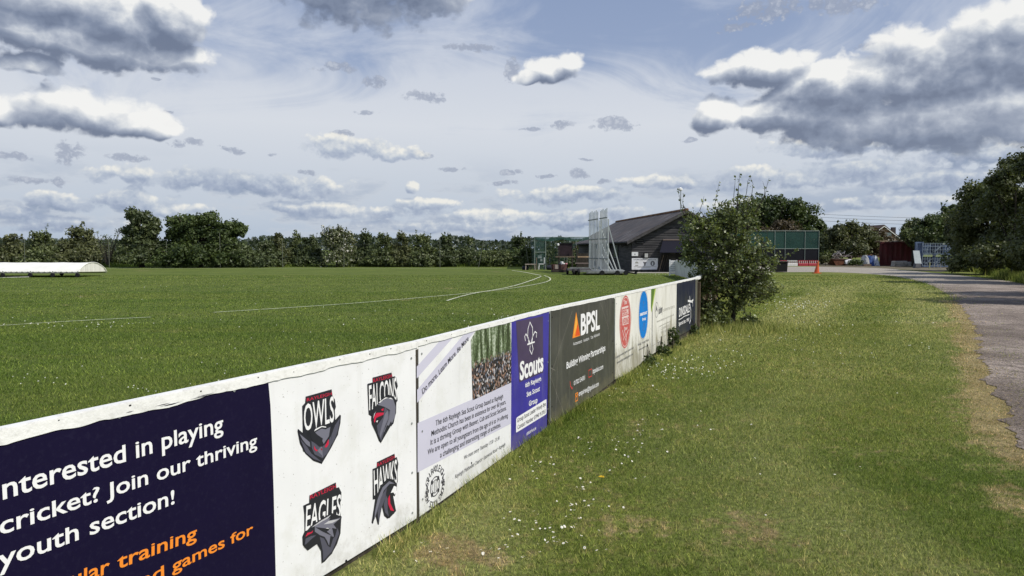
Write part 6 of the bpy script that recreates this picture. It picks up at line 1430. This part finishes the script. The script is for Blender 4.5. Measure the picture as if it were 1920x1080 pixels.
# upright shoots above the crown, the left outlier and the branch reaching right
for pts_, dens in (([(1281,400),(1276,378),(1271,356)],26), ([(1288,405),(1280,380),(1282,362)],16), ([(1312,395),(1318,378),(1320,368)],12), ([(1340,385),(1345,360),(1349,340)],16), ([(1383,365),(1386,340),(1387,324)],16), ([(1376,365),(1378,345),(1379,330)],10), ([(1400,360),(1402,340),(1408,328)],14), ([(1410,362),(1412,345),(1406,330)],10), ([(1434,370),(1437,352),(1442,334)],9), ([(1434,365),(1433,350),(1430,340)],6), ([(1455,490),(1470,482),(1488,474),(1504,466)],34), ([(1440,505),(1456,498),(1470,490)],24), ([(1452,545),(1466,540),(1474,536)],18), ([(1398,590),(1408,596),(1412,600)],12)):
    P3 = [at(a, b_, YT-.1) for a, b_ in pts_]; mbT.tube(P3, [.006]+[.004]*(len(P3)-2)+[.002], 4)
    P3 = [P3[0].lerp(at(1376,470,YT), .35)]+P3; mbT.tube(P3[:2], [.008,.006], 4)
    for i in range(dens):
        u = r_.uniform(0, len(P3)-1.001); j = int(u); p = np.array(tuple(P3[j].lerp(P3[j+1], u-j)))+rg.normal(0, .018, 3); LC.append(p); nn_ = rg.normal(size=3); LN.append(nn_/np.linalg.norm(nn_))
mbT.emit('trunk', BARK, ft)
LC = np.array(LC); LN = np.array(LN)
V, Fc = leaves(LC, LN, .058, rg, .66, 1.1); tone = np.clip(fbm(LC[:,0]*3, LC[:,2]*3+LC[:,1], 4, 3)*.7+rg.uniform(0, .45, len(LC))-.05, 0, 1)
link('crown', fast_mesh('crown', V, Fc, {'tone': tone.repeat(4)}), FOL['near'], ft)
# undergrowth at its foot
tree('undergrowth', 'shrub', (at(1335,500,14.1).x,14.1,0), [el(1330,598,14.1,24,18), el(1312,604,14.1,20,15), el(1352,604,14.0,18,12)], 'near', 1500, .05, 'low leafy undergrowth between the fence end and the small tree', None, trunk=.015, limbs=5)
tree('undergrowth', 'shrub', (at(1408,500,14.3).x,14.3,0), [el(1405,604,14.3,17,11), el(1420,610,14.3,14,8)], 'near', 700, .05, 'small leafy clump at the right foot of the small tree', None, trunk=.012, limbs=4)
for (px, Y, h_, w_, n, lb) in ((1250,11.0,.38,.11,260,'tall leafy weed growing against the white board with the green corner'),(1228,10.3,.20,.14,180,'weed clump at the foot of the post between the two white boards'),(1200,9.5,.16,.14,150,'low weed at the foot of the red and blue oval board'),(1288,12.9,.22,.14,200,'ragged weed at the foot of the dark navy board')):
    x_ = at(px,500,Y).x+.10; tree('weed', 'plant', (x_,Y,0), [((x_,Y,h_*.45),(w_,w_,h_*.5))], 'lush', int(n*.7), .045, lb, None, trunk=.006, limbs=4)

# ------------------------------------------------------------------ daisies
PET = pmat('daisy_petal', (.80,.80,.76), .6); YEL = pmat('daisy_centre', (.62,.42,.03), .7); STM = pmat('flower_stem', (.06,.10,.02), .7)
def daisy_mesh(r=.0095):
    mb = MB(); n = 11
    for k in range(n):
        a = 2*math.pi*k/n; d = Vector((math.cos(a), math.sin(a), 0)); s_ = Vector((-math.sin(a), math.cos(a), 0))
        mb.poly([d*r*.22-s_*r*.08, d*r*.65-s_*r*.21+Vector((0,0,r*.10)), d*r+Vector((0,0,r*.02)), d*r*.65+s_*r*.21+Vector((0,0,r*.10)), d*r*.22+s_*r*.08], 0)
    mb.lathe((0,0,-.0005), [(r*.33,0),(r*.30,r*.18),(r*.12,r*.28)], 8, mi=1); mb.tube([(0,0,0),(.002,0,-.02),(0,0,-.04)], .0009, 4, mi=2); return mb
dm = daisy_mesh(); d0_ = dm.emit('daisy', [PET, YEL, STM]); dmesh = d0_.data
spots = []; rd = random.Random(8)
cl_ = [(1150,830,60,28,60),(1215,812,28,18,18),(1075,940,55,28,30),(1035,1015,34,24,34),(1085,965,22,20,14),(1020,880,55,22,18),(990,1000,45,28,22),(800,1040,30,22,16),(1120,1000,60,40,14),(1175,895,60,30,10),(1160,770,50,26,12),(1260,790,60,40,8),(1210,740,55,22,12),(1320,700,70,24,10),(960,1050,60,24,14),(1380,800,80,60,10),(1560,900,150,80,8),(950,870,30,20,8)]
for cx, cy, sx, sy, n in cl_:
    for _ in range(n): spots.append((rd.gauss(cx, sx*.7), rd.gauss(cy, sy*.7)))
cnt = 0; dl = 'small white daisy with a yellow centre, open in the lawn grass'; dg_ = 'white daisies scattered in the lawn'
for px, py in spots:
    p = ground(px, py)
    d, s_ = seg_dist(np.array([p.x]), np.array([p.y]), LINE_ALL)
    if s_[0] > 0 or d[0] < .12 or py > 1078 or cnt >= 296 or rd.random() < .22: continue
    o = d0_ if cnt == 0 else d0_.copy()
    if cnt: C.objects.link(o)
    sc_ = rd.uniform(.60, .92); o.location = (p.x, p.y, rd.uniform(.028,.040)); o.scale = (sc_,)*3; o.rotation_euler = (rd.gauss(.25,.3), rd.gauss(.15,.3), rd.uniform(0,6.28)); tag(o, dl, 'daisy', dg_); cnt += 1
# farther ones as scattered stuff
far_ = []
for cx, cy, sx, sy, n in [(1740-250,572,50,9,90),(1300,690,90,22,60),(1450,620,90,24,50),(1560,650,120,40,25),(1240,700,40,20,25),(270,545,200,22,20),(380,700,160,30,12),(120,610,120,8,35),(560,640,120,20,14),(700,600,150,18,10),(850,600,80,14,8),(80,720,70,16,12),(270,735,30,4,8),(430,752,30,5,10),(1230,515,40,3,60),(1000,600,60,12,40)]:
    for _ in range(n): far_.append((rd.gauss(cx, sx*.7), rd.gauss(cy, sy*.7)))
mb = MB()
for px, py in far_:
    if py < 505: continue
    p = ground(px, py); r = rd.uniform(.006,.0095)*(1 if p.y < 14 else 1.5); z_ = rd.uniform(.025,.04); t = rd.uniform(-.4,.4)
    mb.poly([(p.x+r*math.cos(a), p.y+r*math.sin(a), z_+r*math.sin(a)*(.5+t)) for a in [k*math.pi/3 for k in range(6)]])
tag(mb.emit('far_daisies', pmat('far_daisy_petal', (.62,.62,.50), .7)), 'sprinkling of distant white daisies over lawn and outfield', 'daisies', kind='stuff')
# one yellow flower
p = ground(1128,906); dd = empty('dandelion', (p.x,p.y,0), 'single bright yellow dandelion flower in the lawn', 'flower')
mb = MB()
for k in range(20):
    a = k*2.4; rr = .006+.014*(k/20); mb.poly([(p.x+rr*.3*math.cos(a), p.y+rr*.3*math.sin(a), .042), (p.x+rr*math.cos(a-.25), p.y+rr*math.sin(a-.25), .046-rr*.2), (p.x+rr*1.25*math.cos(a), p.y+rr*1.25*math.sin(a), .044), (p.x+rr*math.cos(a+.25), p.y+rr*math.sin(a+.25), .046-rr*.2)])
mb.emit('petals', pmat('dandelion_yellow', (.80,.50,.01), .6), dd); mb = MB(); mb.tube([(p.x,p.y,0),(p.x,p.y,.042)], .0016, 5); mb.emit('stem', STM, dd)
print('objects', len(bpy.data.objects))
